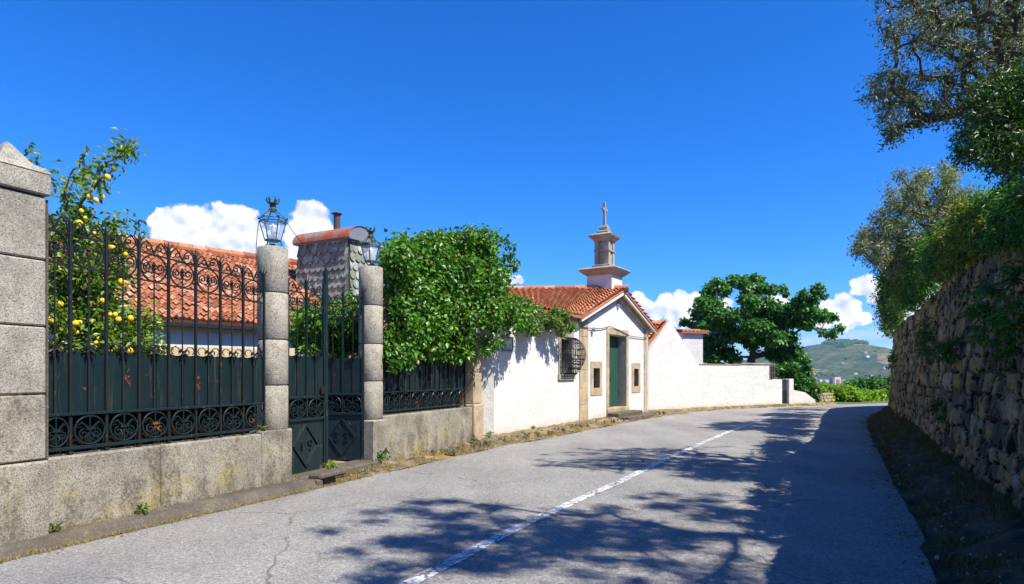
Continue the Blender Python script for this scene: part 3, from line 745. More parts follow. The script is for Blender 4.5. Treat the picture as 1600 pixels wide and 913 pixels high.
# ------------------------------------------------------------------ lanterns
def lantern(x, y, z, rz, label):
    t = thing('pillar_lantern', (x, y, z), rz, label, 'lantern', 'wrought iron lanterns on the gate pillars')
    n = 6; m = 'lantern_green'
    b = MB(); b.lathe([(.10, .0), (.10, .015), (.03, .03), (.03, .05)], n=12)
    for k in range(3):
        q_ = 2 * math.pi * k / 3 + .3; b.tube([(.10 * math.cos(q_), .10 * math.sin(q_), .0), (.12 * math.cos(q_), .12 * math.sin(q_), .05), (.10 * math.cos(q_), .10 * math.sin(q_), .10)], .008, 5)
    b.build('foot', m, t)
    zb, zt, rb, rt = .10, .36, .105, .178
    b = MB()
    for k in range(n):
        q_ = 2 * math.pi * k / n; q2 = 2 * math.pi * (k + 1) / n
        b.tube([(rb * math.cos(q_), rb * math.sin(q_), zb), (rt * math.cos(q_), rt * math.sin(q_), zt)], .009, 4)
        for (r_, z_, w_) in ((rb, zb, .011), (rt, zt, .011), (rt * 1.06, zt + .035, .008)): b.tube([(r_ * math.cos(q_), r_ * math.sin(q_), z_), (r_ * math.cos(q2), r_ * math.sin(q2), z_)], w_, 4)
        b.tube([(rt * 1.06 * math.cos(q_), rt * 1.06 * math.sin(q_), zt + .035), (.10 * math.cos(q_), .10 * math.sin(q_), .47), (.035 * math.cos(q_), .035 * math.sin(q_), .53)], .008, 4)
        b.lathe([(.004, zt + .03), (.014, zt + .045), (.003, zt + .07)], (rt * 1.08 * math.cos(q_), rt * 1.08 * math.sin(q_)), 5)
    b.lathe([(rb * .98, zb - .012), (rb * 1.03, zb), (rb * .9, zb + .012)], n=n); b.build('cage', m, t)
    b = MB(); b.lathe([(.05, .50), (.06, .53), (.035, .56), (.05, .585), (.028, .60), (.07, .615), (.058, .63)], n=12)
    for k in range(6):
        q_ = 2 * math.pi * k / 6; b.tube([(.06 * math.cos(q_), .06 * math.sin(q_), .62), (.085 * math.cos(q_), .085 * math.sin(q_), .665), (.078 * math.cos(q_), .078 * math.sin(q_), .70)], [.016, .013, .008], 5)
    b.build('crown_finial', m, t)
    V = []; F = []
    for k in range(n):
        q_ = 2 * math.pi * k / n; V += [(rb * .93 * math.cos(q_), rb * .93 * math.sin(q_), zb + .01), (rt * .95 * math.cos(q_), rt * .95 * math.sin(q_), zt - .01)]
    for k in range(n): F.append((2 * k, 2 * ((k + 1) % n), 2 * ((k + 1) % n) + 1, 2 * k + 1))
    build('glass_panes', V, F, 'lamp_glass', t)
    b = MB(); b.lathe([(.028, .10), (.030, .26), (.045, .28), (.045, .30), (.01, .33)], n=14); b.build('lamp_tube', 'lamp_white', t, True)
    return t
p = wpt(W0, rzA, 3.13, .21); lantern(p[0], p[1], 3.36, .25, 'green crowned lantern on the pillar left of the gate')
q = wpt(W0, rzA, 5.44, .21); lantern(q[0], q[1], 3.44, .6, 'green crowned lantern on the pillar right of the gate, against the slate chimney')
b = MB(); A = Vector((p[0] + .16, p[1] + .05, 3.75)); Bq = Vector((q[0] - .17, q[1], 3.72))
b.tube([tuple(A.lerp(Bq, i / 14) - Vector((0, 0, .38 * 4 * (i / 14) * (1 - i / 14)))) for i in range(15)], .005, 4)
tag(b.build('power_cable', 'iron_dark'), 'thin black cable sagging between the two pillar lanterns', 'cable')
b = MB(); b.tube([(p[0] - .19, p[1] - .02, 3.72), (p[0] - .21, p[1] - .03, 3.5), (p[0] - .215, p[1] - .04, 3.35), (p[0] - .214, p[1] - .05, 2.9)], .005, 4)
tag(b.build('power_cable', 'iron_dark'), 'black cable running down the left side of the near lantern pillar', 'cable')

# ------------------------------------------------------------------ roofs
def roof_patch(name, c00, c10, c01, c11, pitch_w, row_h, m, parent, lift=.045, wave=.045, jit=.01, seed=1, thick=.10):
    """c00-c10 eave line, c01-c11 ridge line; real barrel tiles in courses, plus an underside slab"""
    rr = random.Random(seed)
    c00, c10, c01, c11 = map(Vector, (c00, c10, c01, c11))
    nb = max(2, round(((c10 - c00).length + (c11 - c01).length) / 2 / pitch_w)); nr = max(2, round(((c01 - c00).length + (c11 - c10).length) / 2 / row_h)); K = 6
    nrm = (c10 - c00).cross(c01 - c00).normalized()
    if nrm.z < 0: nrm = -nrm
    P = lambda u, v: c00 * (1 - u) * (1 - v) + c10 * u * (1 - v) + c01 * (1 - u) * v + c11 * u * v
    V = []; F = []; T = []; N = nb * K
    for j in range(nr):
        js = [(rr.uniform(-jit, jit), rr.uniform(-.1, .1) * jit * 10 / nr) for _ in range(nb + 1)]; ids = [rr.random() for _ in range(nb + 1)]
        k = len(V)
        for e in range(4):                    # back under the lip, lip bottom, lip top, upper end
            for i in range(N + 1):
                ti = min(nb - 1, i // K); a_ = 2 * math.pi * i / K
                h = wave * (math.cos(a_) if math.cos(a_) > -.3 else -.3 + (math.cos(a_) + .3) * .4) + js[ti][0] + (lift - .018, lift - .018, lift, 0)[e]
                v = (j + (.10, -.24, -.24, 1)[e] * (1 if j or e == 3 else .0)) / nr + (js[ti][1] if j and e in (1, 2) else 0)
                V.append(P(i / N, v) + nrm * h)
        for e in range(3):
            q_ = k + e * (N + 1)
            for i in range(N): F.append((q_ + i, q_ + i + 1, q_ + N + 1 + i + 1, q_ + N + 1 + i)); T.append(ids[min(nb - 1, (i + K // 2) // K)])
    nu_, nv_ = 10, 5                          # deck under the tiles, following the same surface
    for d_ in (.035, thick):
        k = len(V)
        for jj in range(nv_ + 1):
            for ii in range(nu_ + 1): V.append(P(ii / nu_, jj / nv_) - nrm * d_)
        for jj in range(nv_):
            for ii in range(nu_):
                q_ = k + jj * (nu_ + 1) + ii; F.append((q_, q_ + 1, q_ + nu_ + 2, q_ + nu_ + 1)); T.append(.1)
    m_ = (nu_ + 1) * (nv_ + 1)
    k0 = k - m_
    for ii in range(nu_): F.append((k0 + ii, k + ii, k + ii + 1, k0 + ii + 1)); T.append(.2)
    for jj in range(nv_):
        for c_ in (0, nu_): q_ = jj * (nu_ + 1) + c_; F.append((k0 + q_, k0 + q_ + nu_ + 1, k + q_ + nu_ + 1, k + q_)); T.append(.2)
    # closed front edge of the lowest course
    for i in range(N):
        a0, a1 = V[i], V[i + 1]; V += [a0 - nrm * .05, a1 - nrm * .05]; n_ = len(V); F.append((i, n_ - 2, n_ - 1, i + 1)); T.append(.1)
    o = build(name, V, F, m, parent)
    at = o.data.attributes.new('tid', 'FLOAT', 'FACE'); at.data.foreach_set('value', T)
    return o
def ridge_tiles(name, a, b_, m, parent, r=.10, seed=3):
    rr = random.Random(seed); a = Vector(a); b_ = Vector(b_); n = max(2, round((b_ - a).length / .38)); mb = MB(); T = []
    for i in range(n):
        p0 = a.lerp(b_, i / n - .02); p1 = a.lerp(b_, (i + 1) / n + .02)
        mb.tube([p0 + Vector((0, 0, .02)), p1 + Vector((0, 0, -.005))], [r * 1.05, r * .92], 10); T += [rr.random()] * 12
    o = mb.build(name, m, parent); at = o.data.attributes.new('tid', 'FLOAT', 'FACE'); at.data.foreach_set('value', T[:len(o.data.polygons)]); return o

# garden house behind the fence
hu = (math.sin(R(42)), math.cos(R(42))); hrz = math.atan2(hu[1], hu[0]); E = (-7.65, 14.3)
t = thing('garden_house', (E[0], E[1], 0), hrz, 'long low white house with an old orange tile roof behind the iron fence', 'house')
x0, x1 = -4.2, 7.6
b = MB(); b.prism([(x0 + .35, .24), (x1 - .4, .24), (x1 - .4, 7.6), (x0 + .35, 7.6)], 2.22, 2.78)
gv = []
b.build('wall', 'white_plaster', t)
b = MB(); b.prism([(x0 + .35, .24), (x1 - .4, .24), (x1 - .4, 7.6), (x0 + .35, 7.6)], .0, 2.22); b.build('dado', 'ochre_plaster', t)
roof_patch('roof', (x0, 0, 2.85), (x1, 0, 2.85), (x0, 4.0, 5.15), (x1, 4.0, 5.15), .15, .25, 'roof_tile_old', t, .045, .036, .018, 5)
roof_patch('roof', (x1, 8.0, 2.85), (x0, 8.0, 2.85), (x1, 4.0, 5.15), (x0, 4.0, 5.15), .21, .36, 'roof_tile_old', t, .05, .05, .022, 6)
ridge_tiles('ridge', (x0, 4.0, 5.2), (x1, 4.0, 5.2), 'roof_tile_old', t, .12)
b = MB(); b.add([(x0 + .35, .24, 2.78), (x0 + .35, 7.6, 2.78), (x0 + .35, 4, 4.95)], [(0, 2, 1)]); b.add([(x1 - .4, .24, 2.78), (x1 - .4, 7.6, 2.78), (x1 - .4, 4, 4.95)], [(0, 1, 2)]); b.build('gable', 'white_plaster', t)
MB().box(x0, x1, -.06, .06, 2.66, 2.76, .01).build('gutter', 'iron_dark', t)
# slate clad chimney
C = (-4.72, 18.5); cr = math.atan2(-.47, .88)      # local x runs to the right along the large face
ca = R(180 - 28 - 0)
lx = (.88, -.47); crz = math.atan2(lx[1], lx[0])
t = thing('chimney_stack', (C[0], C[1], 0), crz, 'broad slate covered chimney with a rusty barrel top rising from the garden house', 'chimney')
# local frame: front face spans x in [-w,0] at y=0, right face spans y in [0,d]
def taper(z): return .11 * (5.5 - z) / 2.4
wf, dd_ = 1.96, .85; zt, zb = 5.5, 2.9
def corner(x, y, z):
    k = taper(z); return (x + (k if x > -wf / 2 else -k), y + (k if y > dd_ / 2 else -k), z)
V = [corner(x, y, z) for z in (zb, zt) for (x, y) in ((-wf, 0), (0, 0), (0, dd_), (-wf, dd_))]
build('core', V, [(4, 5, 6, 7), (0, 1, 5, 4), (1, 2, 6, 5), (2, 3, 7, 6), (3, 0, 4, 7)], 'zinc', t)
def slates(face):
    V = []; F = []; rows = 10; rh = (zt - zb) / rows
    W = wf if face in (0, 2) else dd_
    ncol = round(W / .23)
    for j in range(rows + 1):
        for i in range(ncol + (j % 2)):
            u = (i + .5 - (j % 2) * .5) / ncol; z1 = zb + (j + 1) * rh + .03; z0 = zb + j * rh - .12; hw = .5 / ncol * .98
            pts = [(u - hw, z1), (u - hw, z0 + .10), (u - hw * .72, z0 + .035), (u, z0), (u + hw * .72, z0 + .035), (u + hw, z0 + .10), (u + hw, z1)]
            z1 = min(z1, zt); k = len(V); tl = random.uniform(.0, .012)
            for (uu, z_) in pts:
                z_ = min(z_, zt); uu = min(1, max(0, uu)); s_ = 1 - (z_ - z0) / (rh + .13)
                off = .012 + .060 * s_ + tl
                if face == 0: q_ = corner(-wf, 0, z_); r_ = corner(0, 0, z_); v = (q_[0] + (r_[0] - q_[0]) * uu, q_[1] - off, z_)
                elif face == 1: q_ = corner(0, 0, z_); r_ = corner(0, dd_, z_); v = (q_[0] + off, q_[1] + (r_[1] - q_[1]) * uu, z_)
                elif face == 2: q_ = corner(0, dd_, z_); r_ = corner(-wf, dd_, z_); v = (q_[0] + (r_[0] - q_[0]) * uu, q_[1] + off, z_)
                else: q_ = corner(-wf, dd_, z_); r_ = corner(-wf, 0, z_); v = (q_[0] - off, q_[1] + (r_[1] - q_[1]) * uu, z_)
                V.append(v)
            F.append(tuple(range(k, k + 7)))
    return V, F
for f_ in range(4): build('slate_cladding', *slates(f_), 'slate', t)
b = MB(); K = 14; poly = []
for i in range(K + 1):
    a_ = math.pi * (1 - i / K); poly.append((dd_ / 2 + (dd_ / 2 + .16) * math.cos(a_), zt + .02 + .40 * math.sin(a_)))
V = []; F = []
for x in (-wf - .14, .16):
    V += [(x, y, z_) for (y, z_) in poly]
F = [(i, i + 1, K + 2 + i, K + 1 + i) for i in range(K)]
build('barrel_top', [v for v in V], [f[::-1] for f in F], 'rusty_sheet', t, True)
build('end_plate', [(.13, y, z_) for (y, z_) in poly], [tuple(range(K + 1))], 'zinc', t)
build('end_plate', [(-wf - .11, y, z_) for (y, z_) in poly], [tuple(range(K, -1, -1))], 'zinc', t)
b = MB(); b.box(-wf - .14, .16, -.12, dd_ + .12, zt - .02, zt + .03); b.build('top_tray', 'zinc', t)
b = MB(); b.lathe([(.10, zt + .1), (.10, zt + .88)], (-.85, dd_ / 2), 14); b.lathe([(.16, zt + .90), (.16, zt + .92), (.05, zt + .97)], (-.85, dd_ / 2), 14)
for k in range(3): b.tube([(-.85 + .09 * math.cos(k * 2.1), dd_ / 2 + .09 * math.sin(k * 2.1), zt + .86), (-.85 + .09 * math.cos(k * 2.1), dd_ / 2 + .09 * math.sin(k * 2.1), zt + .91)], .01, 4)
b.build('flue_pipe', 'rusty_pipe', t)

# ------------------------------------------------------------------ chapel
rzS, LS = frame(W4, W5); rzF, LF = frame(W5, W6)
ch = thing('chapel', (W5[0], W5[1], 0), rzF, 'small white wayside chapel with stone corners, gabled front and tiled roof', 'chapel')
def toF(P):                                # world xy -> chapel local
    dx, dy = P[0] - W5[0], P[1] - W5[1]; c_, s_ = math.cos(rzF), math.sin(rzF); return (dx * c_ + dy * s_, -dx * s_ + dy * c_)
A_ = toF(W4); H_E = 3.36; MIDX = LF / 2; H_P = 4.46
C_ = toF((-2.0, 27.4)); R0_ = toF((-1.55, 22.9))
TH = .55
# side wall with a window opening
sd_rz = rzS - rzF
def S(x, y): c_, s_ = math.cos(sd_rz), math.sin(sd_rz); return (A_[0] + x * c_ - y * s_, A_[1] + x * s_ + y * c_)
wx0, wx1, wz0, wz1 = 4.42, 5.20, 1.58, 2.62
def panel(name, rects, y0, y1, m, fr=None):
    b = MB()
    for (x0_, x1_, z0_, z1_) in rects:
        if fr: 
            P4 = [fr(x0_, y0), fr(x1_, y0), fr(x1_, y1), fr(x0_, y1)]; b.prism(P4, z0_, z1_)
        else: b.box(x0_, x1_, y0, y1, z0_, z1_)
    return b.build(name, m, ch)
panel('side_wall', [(-.33, wx0, 0, H_E), (wx0, wx1, 0, wz0), (wx0, wx1, wz1, H_E), (wx1, LS, 0, H_E)], 0, .5, 'white_plaster', S)
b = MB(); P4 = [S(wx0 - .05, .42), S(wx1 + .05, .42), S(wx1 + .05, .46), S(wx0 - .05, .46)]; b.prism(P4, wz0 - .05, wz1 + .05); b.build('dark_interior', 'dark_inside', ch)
# back walls
b = MB()
for p0, p1 in ((C_, A_), (toF(W6), C_)):
    d_ = Vector((p1[0] - p0[0], p1[1] - p0[1])).normalized(); n_ = Vector((-d_.y, d_.x)) * .3
    b.prism([p0, p1, (p1[0] + n_[0], p1[1] + n_[1]), (p0[0] + n_[0], p0[1] + n_[1])][::-1], 0, H_E)
b.build('rear_wall', 'white_plaster', ch)
# front wall with door and two small windows
dx0, dx1, dzt = 2.30, 3.86, 2.95; w1 = (1.02, 1.53, 1.13, 1.78); w2 = (4.62, 5.10, 1.13, 1.78)
fr = [(.60, w1[0], 0, H_E), (w1[0], w1[1], 0, w1[2]), (w1[0], w1[1], w1[3], H_E), (w1[1], dx0, 0, H_E), (dx0, dx1, dzt, H_E), (dx1, w2[0], 0, H_E), (w2[0], w2[1], 0, w2[2]), (w2[0], w2[1], w2[3], H_E), (w2[1], LF - .42, 0, H_E)]
panel('front_wall', fr, 0, TH, 'white_plaster')
b = MB(); b.prismy([(.0, H_E), (LF, H_E), (MIDX, H_P - .10)], .002, TH); b.build('gable', 'white_plaster', ch)
for (x0_, x1_) in ((-.02, .62), (LF - .44, LF + .02)):
    zq = 0
    for i, h_ in enumerate((.62, .52, .58, .5, .55, .50)):
        z1_ = min(H_E - .01, zq + h_); block('quoin', x0_, x1_, -.025, .5, zq + .003, z1_ - .003, 'granite_tan', ch, .008); zq = z1_
# door surround, door, reveals
sw_ = .20
for nm, q_ in (('door_jamb', (dx0 - sw_, dx0, 0.3, dzt)), ('door_jamb', (dx1, dx1 + sw_, 0.3, dzt)), ('door_lintel', (dx0 - sw_, dx1 + sw_, dzt, dzt + .22))):
    block(nm, q_[0], q_[1], -.03, TH - .02, q_[2] + .002, q_[3] - .002, 'granite_tan', ch, .01)
b = MB()
for k in range(6):
    xa = dx0 + .01 + (dx1 - dx0 - .02) * k / 6; xb = dx0 + .01 + (dx1 - dx0 - .02) * (k + 1) / 6 - .008; b.box(xa, xb, .30, .34, .42, dzt - .005, .006)
dr = b.build('door', 'green_paint', ch)
b = MB(); b.box(dx0 + .75, dx0 + .80, .27, .30, 1.30, 1.44, .005); b.tube([(dx0 + .775, .26, 1.40), (dx0 + .775, .23, 1.40), (dx0 + .68, .23, 1.40)], .01, 6); b.build('handle', 'iron_dark', dr)
block('threshold', dx0 - .2, dx1 + .2, -.06, TH, .0, .41, 'granite_tan', ch, .015)
for k, (x0_, x1_, yy, z1_) in enumerate(((dx0 - .25, dx1 + .45, -.48, .27), (dx0 - .15, dx1 + .75, -.80, .14))):
    block('step', x0_, x1_, yy, -.055 if k == 0 else -.485, -.05, z1_, 'kerb_stone', ch, .03)
for (a0, a1, z0_, z1_) in (w1, w2):
    s_ = .20
    f_ = MB(); f_.box(a0 - s_, a0, -.025, .3, z0_ - .24, z1_ + .22, .006); f_.box(a1, a1 + s_ * .9, -.025, .3, z0_ - .24, z1_ + .22, .006); f_.box(a0, a1, -.0235, .3, z1_, z1_ + .219); f_.box(a0, a1, -.0235, .3, z0_ - .239, z0_); fo = f_.build('window_frame', 'granite_tan', ch)
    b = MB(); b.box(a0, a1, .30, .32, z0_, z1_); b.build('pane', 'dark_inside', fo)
    b = MB(); b.box((a0 + a1) / 2 - .012, (a0 + a1) / 2 + .012, .10, .124, z0_, z1_)
    for k in (1, 2): b.box(a0, a1, .112, .13, z0_ + (z1_ - z0_) * k / 3 - .01, z0_ + (z1_ - z0_) * k / 3 + .01)
    b.build('bars', 'iron_dark', fo)
# roofs: road-side slope and far slope
OV = .29
sl = (H_P - H_E) / MIDX
e0 = S(.2, -.12); e1 = (-.30, -OV)
roofz = lambda x: H_E + .10 + sl * x
rp = roof_patch('roof', (e0[0], e0[1], H_E + .02), (e1[0], e1[1], roofz(-.30)), (R0_[0], R0_[1], H_P + .10), (MIDX, -OV, H_P + .10), .235, .40, 'roof_tile', ch, .10, .045, .008, 8, .08)
CB = toF((-1.6, 27.9))
roof_patch('roof', (LF + .35, -OV, roofz(-.35)), (CB[0], CB[1], H_E + .02), (MIDX, -OV, H_P + .10), (R0_[0], R0_[1], H_P + .10), .235, .40, 'roof_tile', ch, .10, .045, .008, 9, .08)
ridge_tiles('ridge', (MIDX, -OV, H_P + .13), (R0_[0], R0_[1], H_P + .13), 'roof_tile', ch, .11)
# raking cornices
for s in (-1, 1):
    xe = MIDX + s * (MIDX + .34); ze = H_E + .10 - sl * .34
    pk = (MIDX, H_P + .06); b = MB()
    b.prismy([(xe, ze - .02), (pk[0], pk[1] - .02), (pk[0], pk[1] - .15), (xe, ze - .15)][::(1 if s > 0 else -1)], -OV + .03, -OV + .09)
    b.build('bargeboard', 'white_paint', ch)
    b = MB(); b.prismy([(xe - s * .02, ze - .07), (pk[0], pk[1] - .07), (pk[0], pk[1] - .13), (xe - s * .02, ze - .13)][::(1 if s > 0 else -1)], -OV + .092, -.003)
    b.prismy([(xe - s * .35, ze + .0 - .02), (pk[0], pk[1] - .135), (pk[0], pk[1] - .30), (xe - s * .35, ze - .17)][::(1 if s > 0 else -1)], -.10, -.002)
    b.build('eave_soffit', 'granite_tan', ch)
# eave moulding on the side wall
P4 = [S(.1, -.10), S(LS - .05, -.10), S(LS - .05, -.003), S(.1, -.003)]; b = MB(); b.prism(P4, H_E - .16, H_E - .02); b.build('eave_moulding', 'granite_grey', ch)
# little plaque under the peak and the cable along the front
b = MB(); b.tube([(MIDX + .07 * math.cos(a), -.03, 4.02 + .13 * math.sin(a)) for a in np.linspace(0, 6.283, 15)], .02, 5); b.lathe([(.02, 3.98), (.05, 4.02), (.02, 4.08)], (MIDX, -.02), 8); b.build('plaque', 'granite_grey', ch)
b = MB(); b.tube([(.1, -.05, 3.06), (.75, -.05, 3.06), (1.6, -.045, 3.10), (2.3, -.05, 3.22), (3.2, -.05, 3.12), (4.1, -.05, 2.98), (LF - .3, -.05, 2.97)], .012, 5); b.build('cable', 'iron_dark', ch)
b = MB(); b.lathe([(.05, 2.96), (.07, 3.0), (.05, 3.06), (.02, 3.10)], (.92, -.09), 8); b.tube([(.92, -.09, 3.0), (.92, .0, 3.0)], .015, 5); b.tube([(.80, -.07, 3.02), (1.04, -.07, 3.02)], .012, 5); b.build('insulator', 'zinc', ch)
# side window: stone surround + bowed grille
f_ = MB()
def SB(b, x0_, x1_, y0, y1, z0_, z1_): b.prism([S(x0_, y0), S(x1_, y0), S(x1_, y1), S(x0_, y1)], z0_, z1_)
SB(f_, wx0 - .16, wx0, -.03, .35, wz0 - .001, wz1); SB(f_, wx1, wx1 + .14, -.03, .35, wz0 - .001, wz1); SB(f_, wx0 - .16, wx1 + .14, -.03, .35, wz1, wz1 + .30); SB(f_, wx0 - .20, wx1 + .2, -.06, .35, wz0 - .16, wz0 - .002)
fo = f_.build('window_frame', 'granite_grey', ch)
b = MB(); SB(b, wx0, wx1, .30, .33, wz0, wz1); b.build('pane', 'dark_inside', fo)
b = MB(); nbar = 9; bx0, bx1 = wx0 - .08, wx1 + .06
def bow(z): tz = (z - (wz0 - .08)) / (wz1 - wz0 + .16); return -.05 - .40 * math.sin(math.pi * min(1, max(0, 1 - tz)) ** .8) ** .8
zz_ = np.linspace(wz0 - .06, wz1 + .06, 14)
for k in range(nbar + 1):
    x_ = bx0 + (bx1 - bx0) * k / nbar; b.tube([(*S(x_, bow(z_)), z_) for z_ in zz_], .011, 5)
for z_ in zz_[1:-1:2]:
    y_ = bow(z_); b.tube([(*S(bx0, -.03), z_), (*S(bx0, y_), z_), (*S(bx1, y_), z_), (*S(bx1, -.03), z_)], .010, 4)
for z_ in np.linspace(wz0 - .02, wz0 + .40, 4):
    for k in range(nbar):
        xa = bx0 + (bx1 - bx0) * k / nbar; xb = bx0 + (bx1 - bx0) * (k + 1) / nbar
        b.tube([(*S(xa, bow(z_)), z_), (*S((xa + xb) / 2, bow(z_ + .06) - .005), z_ + .06), (*S(xb, bow(z_)), z_)], .008, 4)
for sx_ in (bx0, bx1):
    for yy in (-.12, -.20, -.28, -.36):
        zs_ = [z_ for z_ in zz_ if bow(z_) < yy]
        if zs_: b.tube([(*S(sx_, yy), zs_[0]), (*S(sx_, yy), zs_[-1])], .009, 4)
b.build('window_grille', 'iron_dark', ch)
# tile picture sign on the side wall
sp_ = wpt(W4, rzS, .95, -.0); t = thing('wall_sign', (sp_[0], sp_[1], 2.0), rzS, 'small dark framed tile picture on the white chapel side wall, beside the shrub', 'sign')
b = MB()
for q_ in ((0, .56, .0, .045), (0, .56, .335, .38), (0, .045, .045, .335), (.515, .56, .045, .335)): b.box(q_[0], q_[1], -.035, -.003, q_[2] + .15, q_[3] + .15)
b.build('frame', 'zinc', t)
mat('tile_picture', lambda h, b: h.ramp(h.noise(h.obj, 7, 3, .6), [(.38, (.22, .22, .20)), (.5, (.50, .47, .40)), (.6, (.66, .64, .58))]), .3, .5)
MB().box(.045, .515, -.02, -.004, .195, .485).build('picture', 'tile_picture', t)
mat('blank', lambda h, b: (.5, .5, .5))
# bell turret
def belt(b, cx_, cy_, prof): b.lathe(prof, (cx_, cy_), 4, math.pi / 4)
q2 = math.sqrt(2) / 2 * 2 / 2 * 1.0
tx_, ty_ = 3.07, .49
def sq(hw): return hw * math.sqrt(2)
b = MB(); belt(b, tx_, ty_, [(sq(.475), 4.15), (sq(.475), 5.06)]); b.build('turret_base', 'white_plaster', ch)
b = MB(); belt(b, tx_, ty_, [(sq(.48), 5.055), (sq(.54), 5.10), (sq(.67), 5.20), (sq(.72), 5.27), (sq(.66), 5.32), (sq(.30), 5.40)]); b.build('turret_cornice', 'granite', ch)
b = MB(); belt(b, tx_, ty_, [(sq(.34), 5.36), (sq(.34), 5.44), (sq(.30), 5.46)])
for (sx_, sy_) in ((-1, -1), (1, -1), (1, 1), (-1, 1)): belt(b, tx_ + sx_ * .185, ty_ + sy_ * .185, [(sq(.085), 5.44), (sq(.085), 6.30)])
belt(b, tx_, ty_, [(sq(.30), 5.93), (sq(.30), 5.985)]); belt(b, tx_, ty_, [(sq(.235), 5.44), (sq(.235), 6.30)])
b.build('turret_shaft', 'granite', ch)
b = MB(); belt(b, tx_, ty_, [(sq(.28), 6.29), (sq(.31), 6.33), (sq(.42), 6.44), (sq(.45), 6.50), (sq(.38), 6.54), (sq(.2), 6.60)]); b.build('turret_cap', 'granite', ch)
b = MB(); belt(b, tx_, ty_, [(sq(.21), 6.57), (sq(.21), 6.66), (sq(.15), 6.70), (sq(.15), 6.80), (sq(.09), 6.90)])
b.box(tx_ - .05, tx_ + .05, ty_ - .045, ty_ + .045, 6.88, 7.72, .012); b.box(tx_ - .20, tx_ + .20, ty_ - .04, ty_ + .04, 7.40, 7.51, .012); b.build('cross', 'granite_grey', ch)

# ------------------------------------------------------------------ further white walls
def wall_poly(name, p0, p1, poly, th, label, m='white_plaster', foot=True):
    rz, L_ = frame(p0, p1); t = thing(name, (p0[0], p0[1], 0), rz, label, 'wall')
    b = MB(); b.prismy(poly(L_), 0, th); b.build('masonry', m, t); return t, L_
rz7, L7 = frame(W7, W8)
t = thing('outbuilding', (W7[0], W7[1], 0), rz7, 'white gabled outbuilding end with a strip of tiled roof, right of the chapel', 'outbuilding')
pkx = .38 * L7
b = MB(); b.prismy([(-.25, 0), (L7 + .02, 0), (L7 + .02, 2.04), (L7 - .12, 2.06), (pkx, 3.80), (-.25, 2.35)], 0, .35); b.build('gable_wall', 'white_plaster', t)
roof_patch('roof', (-.9, .1, 2.15), (-.9, 6, 2.15), (pkx, .1, 3.84), (pkx, 6, 3.84), .24, .34, 'roof_tile', t, .10, .045, .01, 12)
roof_patch('roof', (L7, 6, 2.0), (L7, .38, 2.0), (pkx, 6, 3.84), (pkx, .38, 3.84), .24, .34, 'roof_tile', t, .05, .04, .01, 13)
b = MB(); b.box(-.2, .1, .36, 6, 0, 2.4); b.box(L7 - .4, L7, .36, 6, 0, 1.9); b.box(-.2, L7, 5.7, 6, 0, 1.9); b.build('rear_wall', 'white_plaster', t)
b = MB(); b.box(pkx - .02, pkx + .1, -.03, 0.0, 3.70, 3.80); 
rz8, L8 = frame(W8, W9)
t = thing('boundary_wall', (W8[0], W8[1], 0), rz8, 'long plain white roadside wall with a thin tiled coping, under the big tree', 'wall')
b = MB(); b.prismy([(0, 0), (L8 - .02, 0), (L8 - .02, 1.32), (L8 - .5, 1.33), (L8 - 1.05, 1.22), (L8 - 1.06, 2.03), (3.2, 2.0), (0, 2.0)], 0, .35); b.build('masonry', 'white_plaster', t)
b = MB(); b.box(.0, 2.8, -.03, .38, 2.003, 2.035); b.box(2.82, L8 - 1.03, -.04, .39, 2.035, 2.10); b.build('coping', 'granite_tan', t)
# small tiled dovecote / flue behind the wall
t = thing('flue_tower', (8.15, 30.2, 0), R(22), 'square white flue tower with a flat tile cap behind the white roadside wall', 'tower')
b = MB(); b.box(-.10, 1.05, 0, .62, 0, 3.55); b.build('shaft', 'white_plaster', t)
t2 = roof_patch('tile_cap', (-.28, -.18, 3.60), (1.25, -.18, 3.60), (-.28, .82, 3.74), (1.25, .82, 3.74), .22, .3, 'roof_tile', t, .03, .03, .01, 15)
# small iron gate in the wall
rz9, L9 = frame(W9, W10)
t = thing('iron_wicket', (W9[0], W9[1], 0), rz9, 'small black iron wicket gate between white walls at the far bend', 'gate')
b = MB(); b.box(0.02, .40, .10, .13, .05, .72); b.build('lower_plate', 'iron_dark', t)
for k in range(5): MB().box(.04 + k * .08, .06 + k * .08, .10, .12, .72, 1.32 + .02 * (k % 2)).build('bar', 'iron_dark', t)
MB().box(.02, .40, .10, .13, 1.2, 1.23).build('rail', 'iron_dark', t)
t = thing('boundary_wall', wpt(W9, rz9, .42, 0) + (0,), rz9, 'short white wall sloping down beneath the overhanging tree, after the small iron gate', 'wall')
b = MB(); b.box(.0, .34, -.04, .34, 0, 1.34, .02); b.build('pier', 'white_plaster', t)
b = MB(); b.prismy([(.34, 0), (2.05, 0), (1.9, .28), (1.2, .66), (.34, .80)], 0, .3); b.build('masonry', 'white_plaster', t)
# pergola posts on the wall
b = MB()
for k, x_ in enumerate((0, .28, .46)): b.box(x_, x_ + .07, 0, .07, 1.2, 2.05 - .05 * k)
b.box(-.1, .65, .0, .08, 1.95, 2.02); b.box(-.05, .6, .01, .07, 1.62, 1.67)
o = b.build('pergola', 'rusty_pipe'); pp = wpt(W8, rz8, L8 - .95, .12); o.location = (pp[0], pp[1], 0); o.rotation_euler = (0, 0, rz8)
tag(o, 'small brown timber pergola frame in the gap at the end of the white wall', 'pergola')
